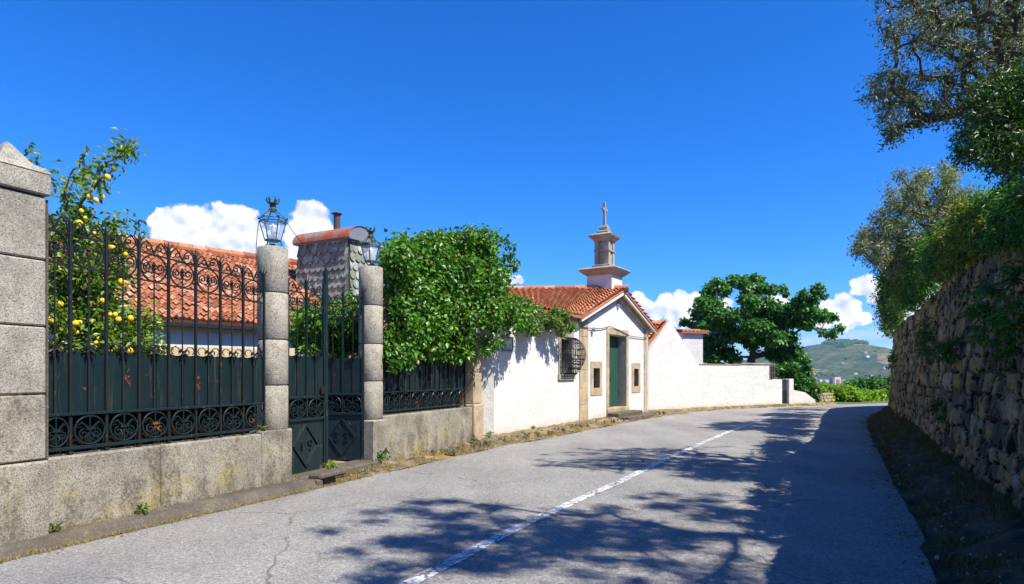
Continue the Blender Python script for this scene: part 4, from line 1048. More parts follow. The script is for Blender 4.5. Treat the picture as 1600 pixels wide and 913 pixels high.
# low stone wall stub by the hedge
t = pix(1278, 630, 35.6); t2 = pix(1302, 631, 36.2)
rzk, Lk = frame((t.x, t.y), (t2.x, t2.y)); seg = MB()
for r_ in range(3):
    x_ = 0
    while x_ < Lk:
        wd = random.uniform(.18, .34); seg.box(x_, x_ + wd - .012, random.uniform(-.03, .02), .32, r_ * .17, r_ * .17 + .165, .03); x_ += wd
o = seg.build('stone_wall', 'granite_tan'); o.location = (t.x, t.y, 0); o.rotation_euler = (0, 0, rzk); tag(o, 'low rough stone wall stub at the far bend, left of the bright green hedge', 'wall')

# ------------------------------------------------------------------ foliage
def leaf_mesh(name, C, R_, n, L_, W_, m, parent=None, droop=.2, shell=.55, seed=0, flat=.0, squash=1.0):
    """n leaves (folded diamond blades) spread through spheres with centres C and radii R_"""
    r = np.random.default_rng(seed); C = np.asarray(C, float); R_ = np.asarray(R_, float)
    pr = R_ ** 2; pr /= pr.sum(); k = r.choice(len(C), n, p=pr)
    d = r.normal(size=(n, 3)); d /= np.linalg.norm(d, axis=1)[:, None]
    rad = R_[k] * (shell + (1 - shell) * r.random(n)) * (1 + .22 * r.normal(size=n)).clip(.5, 1.6)
    d2 = d.copy(); d2[:, 2] *= squash
    P = C[k] + d2 * rad[:, None]
    nrm = d * .55 + r.normal(size=(n, 3)) * .55 + np.array([0, 0, .45]); nrm /= np.linalg.norm(nrm, axis=1)[:, None]
    ax = r.normal(size=(n, 3)) + d * .8 + np.array([0, 0, -droop]); ax -= nrm * (ax * nrm).sum(1)[:, None]; ax /= np.linalg.norm(ax, axis=1)[:, None]
    sd_ = np.cross(nrm, ax); s = (.65 + .7 * r.random(n))[:, None]
    l = L_ * s; w_ = W_ * s
    b0 = P; tip = P + ax * l - nrm * l * .12; mid = P + ax * l * .45
    lft = mid + sd_ * w_ * .5 + nrm * w_ * .18; rgt = mid - sd_ * w_ * .5 + nrm * w_ * .18
    V = np.stack([b0, rgt, tip, lft], 1).reshape(-1, 3)
    q_ = np.arange(n) * 4; F = np.concatenate([np.stack([q_, q_ + 1, q_ + 2], 1), np.stack([q_, q_ + 2, q_ + 3], 1)])
    return fast_mesh(name, V, F, m, parent)
def limbs(root, top, C, r0, seed=0, parent=None, name='trunk', m='bark', bend=.12, n=6, minr=.008, frac=.9):
    """trunk from root to top, then each clump hangs from the nearest node nearer the trunk"""
    rr = random.Random(seed); root = Vector(root); top = Vector(top); nodes = [root]; par = [-1]
    for i in range(1, 5): nodes.append(root.lerp(top, i / 4) + Vector((rr.uniform(-1, 1), rr.uniform(-1, 1), 0)) * r0 * .5 * (i < 4)); par.append(i - 1)
    CC = sorted([Vector(c_) for c_ in C], key=lambda v: (v - top).length)
    for c_ in CC:
        cand = sorted(range(4, len(nodes)), key=lambda i: (nodes[i] - c_).length + .25 * (nodes[i] - top).length)[0]
        p_ = nodes[cand]; mid = p_.lerp(c_, .5) + Vector((rr.uniform(-1, 1), rr.uniform(-1, 1), rr.uniform(-.5, 1))) * bend * (c_ - p_).length
        nodes.append(mid); par.append(cand); nodes.append(p_.lerp(c_, frac) + Vector((0, 0, 0))); par.append(len(nodes) - 2)
    cnt = [1] * len(nodes)
    for i in range(len(nodes) - 1, 0, -1): cnt[par[i]] += cnt[i]
    tot = cnt[0]; rad = [max(minr, r0 * (c_ / tot) ** .5) for c_ in cnt]; rad[0] *= 1.25
    b = MB()
    for i in range(1, len(nodes)): b.tube([nodes[par[i]], nodes[par[i]].lerp(nodes[i], .5), nodes[i]], [min(rad[par[i]], rad[i] * 1.35), rad[i] * 1.1, rad[i]], n)
    return b.build(name, m, parent)
def inpoly(x, y, P):
    c_ = False; n = len(P)
    for i in range(n):
        x1_, y1_ = P[i]; x2_, y2_ = P[(i + 1) % n]
        if (y1_ > y) != (y2_ > y) and x < (x2_ - x1_) * (y - y1_) / (y2_ - y1_) + x1_: c_ = not c_
    return c_
def sample_poly(P, n, Df, thick, seed, mind=0):
    """points inside an outline as seen in depth range Df(px) .. +thick"""
    rr = random.Random(seed); xs_ = [p[0] for p in P]; ys_ = [p[1] for p in P]; out = []
    tries = 0
    while len(out) < n and tries < n * 60:
        tries += 1; x = rr.uniform(min(xs_), max(xs_)); y = rr.uniform(min(ys_), max(ys_))
        if not inpoly(x, y, P): continue
        D = Df(x) + thick * rr.random(); v = pix(x, y, D)
        if mind and any((v - o_).length < mind for o_ in out): continue
        out.append(v)
    return out
def Z(P, ox, oy, s): return [(ox + x / s, oy + y / s) for x, y in P]
def shrink(C, R0, n_): return [R0] * len(C)

# leafy shrub over the short fence
P_ = Z([(140, 270), (165, 200), (205, 130), (290, 120), (380, 100), (450, 98), (525, 88), (600, 100), (640, 115), (678, 150), (692, 235), (664, 280), (655, 345), (720, 405), (795, 425), (800, 480), (775, 505), (720, 490), (680, 475), (630, 465), (625, 555), (620, 610), (560, 625), (480, 645), (400, 630), (300, 630), (210, 655), (140, 670), (135, 500)], 560, 340, 3.043)
Dfence = lambda px: float(np.interp(px, [590, 600, 720, 750, 835], [10.8, 10.9, 13.0, 13.2, 14.9]))
C = sample_poly(P_, 150, Dfence, 1.5, 3, .27)
C2 = [pix(560 + x / 3.043, 340 + y / 3.043, Dfence(560 + x / 3.043) + .5) for x, y in ((150, 240), (172, 180), (190, 160), (330, 96), (350, 120), (420, 92), (490, 82), (565, 72), (632, 88), (690, 110), (712, 180), (735, 190), (705, 265), (690, 330), (745, 390), (800, 400), (825, 440), (820, 490), (655, 530), (668, 590), (600, 640), (520, 650), (420, 662), (340, 650), (260, 668), (180, 688), (205, 118), (200, 150), (290, 108), (380, 85), (450, 78), (525, 62), (600, 74), (655, 80), (722, 135), (740, 235), (130, 680), (470, 665))]
sh = thing('leafy_shrub', (W2[0] + .6, 13.2, 0), 0, 'big glossy green climbing shrub spilling over the short fence and chapel wall', 'shrub')
sh.location = (0, 0, 0)
limbs((-1.6, 13.6, 0), (-1.5, 13.7, 2.2), C, .11, 4, sh)
leaf_mesh('crown', [*C, *C2], [.25 if i_ % 3 else .34 for i_ in range(len(C))] + [.13] * len(C2), 31000, .10, .065, 'leaf_ivy', sh, .9, .35, 5)
# part of the same kind of growth inside the gate
P_ = [(462, 500), (480, 485), (510, 492), (540, 478), (562, 470), (562, 556), (470, 556)]
C = sample_poly(P_, 34, lambda x: 12.2, 1.2, 8, .2)
t = thing('garden_bush', (0, 0, 0), 0, 'dark green leafy bush seen through the bars of the gate', 'bush')
limbs((-3.4, 13.2, 0), (-3.4, 13.1, 1.2), C, .05, 4, t, name='stem')
leaf_mesh('foliage', C, [.30] * len(C), 5200, .10, .07, 'leaf_ivy', t, .8, .3, 9)
# paler vine along the wall top below the chapel eave
P_ = [(818, 500), (830, 486), (850, 484), (880, 490), (892, 500), (897, 512), (880, 519), (860, 517), (835, 520), (818, 518)]
C = sample_poly(P_, 34, lambda x: float(np.interp(x, [810, 900], [15.5, 18.3])) , .7, 11, .1)
t = thing('climbing_vine', (0, 0, 0), 0, 'pale yellow green vine hanging below the chapel eave above the barred window', 'vine')
limbs((.35, 17.2, 2.6), (.5, 17.4, 3.0), C, .03, 5, t, name='stem')
leaf_mesh('foliage', C, [.17] * len(C), 6500, .085, .06, 'leaf_vine', t, .9, .2, 12)
# lemon tree
lt = thing('lemon_tree', (0, 0, 0), 0, 'lemon tree full of yellow fruit behind the iron fence beside the left pillar', 'tree')
P1 = Z([(190, 290), (250, 290), (260, 200), (310, 180), (330, 130), (400, 170), (440, 100), (480, 70), (520, 80), (460, 140), (430, 190), (370, 240), (330, 300), (320, 360), (400, 380), (460, 370), (480, 420), (470, 560), (440, 640), (500, 740), (580, 740), (600, 780), (560, 860), (600, 913), (170, 913), (180, 500)], 0, 200, 2.5375)
P2 = [(66, 400), (110, 360), (180, 380), (205, 420), (190, 480), (240, 490), (258, 500), (215, 515), (262, 545), (262, 560), (66, 575)]
C = sample_poly(P1, 95, lambda x: 7.9 + (x - 60) * .004, .9, 21, .14) + sample_poly(P2, 60, lambda x: 7.8 + (x - 60) * .004, 1.0, 22, .16)
C2 = [pix(x, y, 8.3) for x, y in ((44, 228), (52, 240), (56, 256), (48, 268), (70, 272), (85, 284), (195, 236), (204, 240), (178, 244), (182, 262), (132, 248), (126, 262), (200, 338), (218, 342), (108, 275), (100, 300), (226, 372))]
limbs((-5.9, 8.6, 0), (-5.75, 8.5, 1.1), C + C2[6:], .075, 6, lt, bend=.2)
leaf_mesh('crown', [*C, *C2], [.20] * len(C) + [.09] * len(C2), 8600, .085, .045, 'leaf_lemon', lt, .5, .2, 24)
b = MB(); rr = random.Random(5)
lem = [(168, 277), (159, 307), (150, 313), (140, 308), (127, 330), (133, 341), (124, 349), (175, 387), (147, 365), (196, 398), (90, 418), (133, 448), (190, 441), (110, 428), (172, 492), (180, 492), (185, 500), (204, 498), (112, 508), (118, 506), (124, 505), (155, 530), (150, 536), (182, 543), (203, 549), (95, 475), (80, 500), (100, 545), (160, 470), (214, 470), (88, 532), (120, 520)]
for (x, y) in lem:
    c_ = pix(x, y, 7.85 + rr.uniform(-.05, .5)); r_ = rr.uniform(.024, .040)
    prof = [(.001, -1.35), (.25, -1.2), (.7, -.8), (1, -.1), (.95, .4), (.6, .95), (.2, 1.15), (.001, 1.2)]
    tl = rr.uniform(-.7, .7); k = MB(); k.lathe([(a * r_, z_ * r_) for a, z_ in prof], (0, 0), 12)
    V_ = [(v[0] * math.cos(tl) - v[2] * math.sin(tl) + c_.x, v[1] + c_.y, v[0] * math.sin(tl) + v[2] * math.cos(tl) + c_.z) for v in k.V]
    build('lemon', V_, k.F, 'lemon', lt, True)

# big tree behind the white walls
bt = thing('broad_tree', (0, 0, 0), 0, 'large dark green spreading tree rising behind the far white roadside wall', 'tree')
T2 = [(415,80,35),(380,130,42),(450,110,45),(350,190,45),(330,250,45),(400,200,50),(510,60,32),(560,80,36),(630,55,32),(600,110,40),(640,110,36),(700,110,32),(725,120,26),(780,110,24),(800,140,18),(900,140,28),(970,120,36),(1010,150,18),(940,170,32),(860,190,36),(620,180,52),(700,190,46),(580,170,36),(600,250,52),(680,230,52),(770,230,46),(840,230,46),(900,220,36),(950,240,44),(1000,260,40),(1060,270,28),(1095,330,24),(1050,360,28),(1000,350,22),(920,300,44),(850,290,46),(760,300,52),(680,320,52),(600,320,50),(520,260,44),(450,250,46),(400,300,52),(340,330,36),(380,400,50),(450,380,52),(530,360,50),(600,390,44),(690,390,46),(760,380,52),(820,380,46),(400,480,46),(480,460,46),(370,440,46),(520,500,34),(720,460,40),(780,470,52),(840,450,46),(880,500,40),(820,540,46),(780,560,36),(860,580,46),(900,560,40),(860,640,36),(895,640,36),(480,320,44),(340,480,36),(620,440,30),(420,520,30),(940,200,30),(300,310,24),(240,295,22),(270,300,20),(880,605,38),(905,600,34),(655,60,20),(575,55,24)]
r2 = random.Random(2); C = []; Rr = []
for (x, y, r_) in T2:
    for k in range(2 if r_ > 30 else 1):
        D = 34.2 + r2.uniform(-1.6, 2.2) if y < 430 else 33.6 + r2.uniform(-.3, 2.0)
        px = 1000 + x / 3.5125 + r2.uniform(-3, 3) * k; py = 420 + y / 3.5125 + r2.uniform(-2, 2) * k
        if y > 520: D = 33.6 + r2.uniform(-.2, .6)
        C.append(pix(px, py, D)); Rr.append(r_ / 3.5125 / 1000 * D * 1.0)
limbs((13.1, 35.2, 0), (13.0, 34.8, 2.5), C, .20, 7, bt, minr=.03, bend=.1)
leaf_mesh('crown', C, Rr, 38000, .20, .14, 'leaf_tree', bt, .3, .35, 31, squash=.8)
t = thing('hedge_bush', (0, 0, 0), 0, 'mid green bush at the end of the white wall under the big tree', 'bush')
C = [pix(x, y, 34.4) for x, y in ((1262, 600), (1268, 606), (1258, 612), (1266, 618), (1273, 612), (1270, 624), (1263, 594), (1272, 629))]
limbs((16.2, 34.6, 0), (16.1, 34.5, .3), C, .05, 2, t, name='stem'); leaf_mesh('foliage', C, [.34] * 8, 2600, .15, .10, 'leaf_green', t, .3, .3, 33)
# bright hedge bushes beyond the bend
HB = [(1288, 612, 9, 37, 'leaf_lime', 'first lime green bush of the sunlit hedge, behind the stone wall stub'), (1306, 614, 10, 38, 'leaf_lime', 'tall lime green bush in the hedge, second from the stone wall stub'), (1324, 618, 9, 37, 'leaf_lime', 'lime green bush in the middle of the low sunlit hedge'), (1342, 621, 8, 37, 'leaf_lime', 'low lime green hedge bush right of the middle'), (1360, 622, 8, 38, 'leaf_lime', 'low lime green hedge bush near the stone retaining wall'), (1378, 622, 8, 39, 'leaf_lime', 'lime green hedge bush touching the edge of the stone retaining wall'), (1396, 620, 9, 40, 'leaf_lime', 'lime green hedge bush partly behind the stone retaining wall')]
for i, (x, y, r_, D, m_, lb) in enumerate(HB):
    t = thing('hedge_bush', (0, 0, 0), 0, lb, 'bush', 'bright hedge bushes beyond the bend')
    rr = random.Random(i + 40); C = [pix(x + rr.uniform(-11, 11), rr.uniform(y - r_ * .8, 630), D + rr.uniform(-.5, 1)) for _ in range(16)]
    g0 = pix(x, 600, D); limbs((g0.x, D + .2, 0), (g0.x, D + .2, .3), C, .05, 2, t, name='stem')
    leaf_mesh('foliage', C, [.30] * 16, 3000, .16, .12, m_, t, .3, .2, 50 + i)
HD = [(1330, 604, 9, 'rounded dark green tree behind the sunlit hedge, the one furthest left'), (1348, 602, 10, 'dark green tree behind the hedge, in the middle of the group'), (1366, 600, 10, 'dark green tree behind the hedge, nearest the stone retaining wall'), (1384, 601, 11, 'dark tree behind the hedge, cut by the retaining wall edge')]
for i, (x, y, r_, lb) in enumerate(HD):
    t = thing('round_tree', (0, 0, 0), 0, lb, 'tree', 'trees behind the bright hedge')
    rr = random.Random(i + 60); D = 52; C = [pix(x + rr.uniform(-10, 10), y + rr.uniform(-4, 14), D + rr.uniform(-1, 1.5)) for _ in range(20)]
    g0 = pix(x, 600, D); gz = gheight(g0.x, D) - .1; limbs((g0.x, D, gz), (g0.x, D, gz + .8), C, .10, 2, t)
    leaf_mesh('crown', C, [.50] * 20, 2600, .26, .18, 'leaf_tree' if i % 2 else 'leaf_green', t, .3, .3, 70 + i)

# trees and shrubs on the terrace above the stone wall
ot = thing('olive_tree', (0, 0, 0), 0, 'grey green olive tree reaching over the road at the top right', 'tree')
PA = Z([(180, 0), (200, 60), (215, 130), (240, 200), (330, 215), (420, 190), (480, 260), (600, 300), (760, 300), (761, -60), (180, -60)], 1300, 0, 2.537)
PB = Z([(140, 380), (160, 320), (245, 280), (380, 300), (500, 300), (620, 330), (600, 440), (480, 470), (400, 480), (320, 495), (225, 540), (190, 450)], 1300, 0, 2.537)
C = sample_poly(PA, 150, lambda x: 8.0, 2.2, 81, .26) + sample_poly(PB, 66, lambda x: 8.2, 1.2, 82, .18)
rr = random.Random(9)
C += [Vector((rr.uniform(4.9, 9.5), rr.uniform(7.2, 10.5), rr.uniform(6.6, 8.0))) for _ in range(110)]
C = [c_ for c_ in C if c_.x / c_.y > .60 or (c_.z - 1.6) / c_.y > .66 or c_.z < 6.55]
Cs = [pix(1300 + x / 2.537, y / 2.537, 8.8) for x, y in ((215, 575), (235, 545), (150, 335), (132, 395), (205, 150), (185, 80), (330, 500), (245, 530))]
limbs((8.9, 9.8, 3.5), (8.0, 9.3, 4.6), C + Cs, .18, 10, ot, minr=.007, bend=.16)
leaf_mesh('crown', [*C, *Cs], [.19] * len(C) + [.12] * len(Cs), 27000, .060, .021, 'leaf_olive', ot, .2, .1, 83)
gt = thing('privet_tree', (0, 0, 0), 0, 'darker green broadleaf tree at the right edge below the olive branches', 'tree')
PC = Z([(560, 360), (640, 330), (760, 270), (820, 270), (820, 700), (700, 690), (640, 640), (560, 640), (510, 600), (520, 500), (550, 430)], 1300, 0, 2.537)
C = sample_poly(PC, 120, lambda x: 7.6, 1.3, 91, .18)
limbs((7.9, 8.9, 3.4), (7.6, 8.7, 4.1), C, .09, 12, gt, minr=.008)
leaf_mesh('crown', C, [.21] * len(C), 17000, .058, .022, 'leaf_dark', gt, .5, .2, 92)
pt = thing('olive_tree', (0, 0, 0), 0, 'pale silvery olive bush leaning out over the middle of the stone wall', 'tree')
PD = [(1332, 400), (1338, 378), (1362, 350), (1385, 320), (1392, 290), (1410, 270), (1440, 268), (1468, 276), (1475, 250), (1492, 258), (1515, 300), (1520, 360), (1470, 400), (1420, 420), (1380, 430), (1372, 400), (1345, 410)]
C = sample_poly(PD, 120, lambda x: 15.6, 2.4, 101, .30)
limbs((12.6, 17.2, 3.5), (12.0, 17.0, 4.4), C, .14, 13, pt, minr=.012)
leaf_mesh('crown', C, [.27] * len(C), 22000, .10, .030, 'leaf_pale', pt, .2, .15, 102)
# leafy sprays hanging off the wall top, one shrub after another
WS = [((1386, 470), (1408, 425), 22, 'leaf_green', .10, 'dark green shrub hanging at the far end of the stone wall top'),
      ((1402, 440), (1440, 410), 19, 'leaf_vine', .09, 'yellowish trailing shrub on the far part of the stone wall top'),
      ((1436, 420), (1480, 385), 15.2, 'leaf_green', .09, 'dark green shrub on the wall top below the silvery olive'),
      ((1470, 395), (1520, 350), 12.2, 'leaf_weed', .08, 'bright green arching shrub on the middle of the wall top'),
      ((1515, 375), (1560, 330), 9.6, 'leaf_lime', .06, 'sunlit lime green sprays on the wall top right of the olive'),
      ((1555, 365), (1600, 300), 8.2, 'leaf_green', .055, 'dark green shrub on the wall top at the right edge'),
      ((1590, 375), (1680, 300), 6.8, 'leaf_green', .05, 'dark green shrub on the wall top just past the right edge')]
for i, ((xa, ya), (xb, yb), D, m_, L_, lb) in enumerate(WS):
    t = thing('wall_shrub', (0, 0, 0), 0, lb, 'shrub', 'shrubs growing along the retaining wall top')
    rr = random.Random(i + 110); C = []
    for k in range(60):
        f_ = k / 60; x = xa + (xb - xa) * f_ + rr.uniform(-10, 10); y = ya + (yb - ya) * f_ + rr.uniform(-40, 38)
        C.append(pix(x, y, D + rr.uniform(-.5, 1.0)))
    g0 = pix((xa + xb) / 2, ya, D + 1.0); limbs((g0.x + .5, g0.y, wall_top(D) - .15), (g0.x + .3, g0.y, wall_top(D) + .1), C, .035, i, t, name='stem', minr=.005)
    leaf_mesh('foliage', C, [max(.16, .019 * D)] * 60, 9000, L_, L_ * .42, m_, t, .4, .15, 120 + i)
def wallD(px):
    q_ = (px - 800) / 1000
    return min(np.linspace(5, 27.5, 500), key=lambda d: abs(float(xat(RW, d)) - .10 - q_ * d))
DR = [([(1376, 470), (1382, 430), (1400, 408), (1424, 398), (1428, 440), (1412, 470), (1398, 520), (1386, 530)], 'leaf_vine', 'dense yellow green growth draped over the far end of the stone wall'),
      ([(1418, 400), (1452, 385), (1478, 375), (1480, 410), (1452, 440), (1436, 470), (1420, 478), (1412, 450)], 'leaf_green', 'dark green growth draped over the stone wall under the silvery olive'),
      ([(1470, 372), (1520, 340), (1545, 335), (1545, 372), (1510, 392), (1484, 420), (1468, 420)], 'leaf_weed', 'yellowish green growth draped over the middle of the stone wall top'),
      ([(1536, 330), (1600, 290), (1680, 270), (1680, 360), (1600, 372), (1560, 372), (1538, 384)], 'leaf_green', 'dark green growth draped over the near part of the stone wall top')]
for i, (pl, m_, lb) in enumerate(DR):
    t = thing('wall_creeper', (0, 0, 0), 0, lb, 'creeper', 'creepers draped over the retaining wall top'); rr = random.Random(i + 300); C = []; Rr = []
    while len(C) < 110:
        x = rr.uniform(1370, 1690); y = rr.uniform(260, 540)
        if inpoly(x, y, pl): D = wallD(x) + rr.uniform(-.1, .5); C.append(pix(x, y, D)); Rr.append(.012 * D + .05)
    D = float(np.mean([c_.y for c_ in C])); limbs((C[0].x + .5, C[0].y + .5, wall_top(D) - .2), (C[0].x + .4, C[0].y + .4, wall_top(D)), C[:30], .03, i, t, name='stem', minr=.004)
    L_ = .05 + .0028 * D
    leaf_mesh('foliage', C, Rr, 11000, L_, L_ * .4, m_, t, .8, .1, 310 + i)
# ivy and ferns rooted in the wall joints
IV = [(1448, 540, 13.6), (1494, 545, 10.6), (1544, 490, 8.6), (1400, 560, 19.5), (1395, 520, 21), (1478, 640, 11.3), (1600, 455, 6.6), (1395, 600, 20), (1455, 520, 13.2), (1590, 515, 6.7)]
FL = ['lower of two adjoining fern tufts on the far third of the shaded stone wall', 'fern tuft halfway up the middle of the shaded stone wall', 'broad fern tuft high on the near half of the stone wall',
      'fern tuft halfway up the far end of the stone wall', 'fern tuft close under the top at the far end of the stone wall', 'small lone fern tuft low on the stone wall, left of its middle',
      'high fern tuft on the stone wall at the right picture edge', 'fern tuft low above the verge at the far end of the stone wall', 'upper of two adjoining fern tufts on the far third of the stone wall', 'fern tuft at the right picture edge, just below a higher one']
for i, (x, y, D0_) in enumerate(IV):
    q_ = (x - 800) / 1000
    Dd = min(np.linspace(5, 27, 400), key=lambda d: abs(float(xat(RW, d)) - .06 - q_ * d)); c0 = pix(x, y, Dd)
    t = thing('fern_tuft', (0, 0, 0), 0, FL[i], 'fern', 'fern tufts growing in the retaining wall joints')
    rr = random.Random(i + 140); C = [c0 + Vector((-.10 + rr.gauss(0, .05), rr.gauss(0, .16), rr.gauss(0, .16))) for _ in range(12)]
    leaf_mesh('fronds', C, [.09] * 12, 420, .09, .022, 'leaf_green', t, 1.2, .0, 150 + i)
# olive standing beside the camera whose crown shades the near road
nt_ = thing('olive_tree', (0, 0, 0), 0, 'near olive tree whose dark crown fills the topmost right corner', 'tree')
rr = random.Random(17); C = []
for (cx_, cy_, cz_, r_, n_) in ((3.5, 4.3, 6.9, .75, 20), (4.4, 3.6, 6.9, 1.0, 30), (3.3, 2.6, 6.9, .9, 22), (4.6, 2.2, 6.9, 1.1, 30), (5.6, 3.2, 7.0, 1.1, 30), (6.6, 4.3, 7.0, 1.1, 30), (7.2, 3.2, 7.0, 1.1, 26), (5.2, 1.2, 6.6, 1.0, 22), (6.6, 1.6, 6.9, 1.1, 24)):
    for _ in range(n_):
        d_ = Vector((rr.gauss(0, 1), rr.gauss(0, 1), rr.gauss(0, .7))) * .5 * r_; C.append(Vector((cx_, cy_, cz_)) + d_)
C = [c_ for c_ in C if c_.x / max(.1, c_.y) > .66 or (c_.z - 1.6) / max(.1, c_.y) > .70]
limbs((8.4, 5.2, 3.6), (8.0, 5.0, 4.8), C, .11, 19, nt_, minr=.005, bend=.16)
leaf_mesh('crown', C, [.26] * len(C), 52000, .070, .026, 'leaf_olive', nt_, .2, .1, 18)
# further small trees behind the far end of the wall throw the thin shadows on the bend
for i, (cx_, cy_, cz_, lb) in enumerate(((15.8, 22.5, 4.6, 'bushy olive behind the far end of the stone wall top'), (18.4, 26.0, 4.8, 'last small olive beyond the far end of the stone wall'))):
    t = thing('olive_tree', (0, 0, 0), 0, lb, 'tree'); rr = random.Random(i + 170)
    C = [Vector((cx_ + rr.gauss(0, .7), cy_ + rr.gauss(0, .8), cz_ + rr.gauss(0, .45))) for _ in range(40)]
    limbs((cx_ + .2, cy_, 3.5), (cx_ + .1, cy_, 4.0), C, .10, i, t, minr=.01); leaf_mesh('crown', C, [.32] * 40, 6500, .11, .03, 'leaf_pale', t, .2, .15, 180 + i)

# ------------------------------------------------------------------ grass, weeds, litter
def blades(name, pts, n_per, h, m, spread=.05, seed=0, wd=.006, parent=None):
    r = np.random.default_rng(seed); P = np.repeat(np.array(pts, float), n_per, 0); n = len(P)
    P[:, :2] += r.normal(0, spread, (n, 2)); a = r.random(n) * 6.283; hh_ = h * (.4 + .9 * r.random(n)); lean = r.normal(0, .45, (n, 2)) * hh_[:, None]
    s = np.stack([np.cos(a), np.sin(a), np.zeros(n)], 1) * wd * (.6 + .8 * r.random(n))[:, None]
    m1 = P + np.c_[lean * .35, hh_ * .6]; tip = P + np.c_[lean, hh_]
    V = np.stack([P - s, P + s, m1 + s * .7, tip, m1 - s * .7], 1).reshape(-1, 3); q_ = np.arange(n) * 5
    F = np.concatenate([np.stack([q_, q_ + 1, q_ + 2], 1), np.stack([q_, q_ + 2, q_ + 4], 1), np.stack([q_ + 4, q_ + 2, q_ + 3], 1)])
    return fast_mesh(name, V, F, m, parent)
rr = random.Random(31); pts = []
for _ in range(1500):
    D = rr.uniform(9.3, 32); t_ = rr.random() ** .7; xa = xat(WL, D) + .02; xb = xat(RLft, D)
    if mnoise.noise(Vector((D * 1.3, t_ * 2, 2))) < -.02: continue
    pts.append((xa + (xb - xa) * t_ * .95, D, .09 - .08 * t_ ** 2))
tag(blades('dry_grass', pts, 12, .06, 'leaf_dry', .035, 1, .004), 'sparse dry yellow grass on the dirt strip below the left walls', 'grass', kind='stuff')
pts = []
for _ in range(1500):
    D = rr.uniform(6, 27.3); t_ = abs(rr.gauss(0, .16 if D < 14 else .28))
    if t_ > 1 or mnoise.noise(Vector((D * .6, 0, 19))) < -.25: continue
    xa = xat(RW, D) - .06; xb = xat(RRgt, D) + .05; pts.append((xa + (xb - xa) * t_, D, .22 - .21 * t_))
tag(blades('roadside_grass', pts, 11, .11, 'leaf_scrub', .06, 8, .005), 'taller dry grass standing along the foot of the stone wall', 'grass', kind='stuff')
pts = []
for _ in range(420):
    D = rr.uniform(4.5, 9.6); xb = xat(RLft, D) - rr.uniform(.0, .08); pts.append((xb, D, .01))
    if rr.random() < .25: pts.append((xat(WL, D) + .02, D, .115))
tag(blades('kerb_grass', pts, 9, .03, 'leaf_dry', .02, 2, .003), 'thin dry grass line along the foot of the near kerb', 'grass', kind='stuff')
pts = []
for _ in range(1500):
    D = rr.uniform(3.5, 27.5); t_ = rr.random(); xa = xat(RW, D) - .05; xb = xat(RRgt, D) + .05
    if mnoise.noise(Vector((D * .8, t_ * 2.5, 9))) < -.12 or rr.random() < (.35 if D < 12 else 0): continue
    pts.append((xa + (xb - xa) * t_, D, .21 - .2 * t_))
tag(blades('roadside_grass', pts, 12, .09, 'leaf_scrub', .07, 3, .005), 'rough grass and weeds on the shaded verge below the stone wall', 'grass', kind='stuff')
# dead leaves and grit gathered along both edges of the road
def litter(name, P, n, m, size, lb, seed):
    r_ = np.random.default_rng(seed); P = np.array(P); k = len(P); C = P[r_.integers(0, k, n)] + np.c_[r_.normal(0, .05, n), r_.normal(0, .05, n), np.abs(r_.normal(0, .004, n))]
    a = r_.random(n) * 6.283; sz = size * (.5 + r_.random(n)); u_ = np.c_[np.cos(a), np.sin(a), r_.normal(0, .25, n)] * sz[:, None]; v_ = np.c_[-np.sin(a), np.cos(a), r_.normal(0, .35, n)] * sz[:, None] * .45
    V = np.stack([C - u_, C - v_, C + u_, C + v_], 1).reshape(-1, 3) + np.array([0, 0, .006]); q_ = np.arange(n) * 4
    return tag(fast_mesh(name, V, np.concatenate([np.stack([q_, q_ + 1, q_ + 2], 1), np.stack([q_, q_ + 2, q_ + 3], 1)]), m), lb, 'leaves', kind='stuff')
P_ = []
for _ in range(1600):
    D = rr.uniform(3.2, 27); t_ = rr.random(); xa = xat(RW, D) - .15; xb = xat(RRgt, D) - abs(rr.gauss(0, .10)); P_.append((xa + (xb - xa) * t_, D, .245 - .235 * sm(t_, .1, .98)))
    if rr.random() < .6: P_.append((xat(RRgt, D) - abs(rr.gauss(0, .18)), D, .012))
litter('dead_leaves', P_, 5200, 'leaf_dead', .016, 'dead leaves scattered over the shaded right verge and road edge', 5)
P_ = []
for _ in range(900):
    D = rr.uniform(4.6, 26); P_.append((xat(RLft, D) + abs(rr.gauss(0, .07)), D, .010)); D = rr.uniform(9.2, 26); t_ = rr.random(); P_.append((xat(WL, D) * (1 - t_) + xat(RLft, D) * t_, D, .125 - .125 * sm(t_, .45, .98) + .02))
litter('dead_leaves', P_, 2600, 'leaf_dead', .014, 'dry leaves and chaff along the foot of the left walls and kerb', 6)
def weed(x, y, z, h, lb, m='leaf_weed', seed=0):
    t = thing('weed_plant', (x, y, z), 0, lb, 'weed'); rr = random.Random(seed)
    C = [Vector((rr.gauss(0, h * .25), rr.gauss(0, h * .25), h * rr.uniform(.2, .9))) for _ in range(9)]
    leaf_mesh('leaves', C, [h * .2] * 9, 90, h * .32, h * .16, m, t, .2, .1, seed); b = MB()
    for c_ in C[:5]: b.tube([(0, 0, 0), tuple(c_ * .5 + Vector((0, 0, .01))), tuple(c_)], .002 + h * .006, 4)
    b.build('stem', 'bark', t)
p = wpt(W0, rzA, .04, -.06); weed(p[0], p[1], .11, .11, 'small yellow green weed at the foot of the joint beside the left pillar', seed=1)
p = wpt(W0, rzA, .95, -.05); weed(p[0], p[1], .12, .10, 'low weed at the foot of the granite wall under the long fence', seed=2)
p = wpt(W0, rzA, 3.95, -.12); weed(p[0], p[1], .15, .15, 'bright green weed in front of the closed gate leaf', 'leaf_lime', seed=3)
p = wpt(W0, rzA, 2.78, .06); weed(p[0], p[1], .81, .10, 'tiny weed on top of the granite wall beside the near lantern pillar', seed=4)
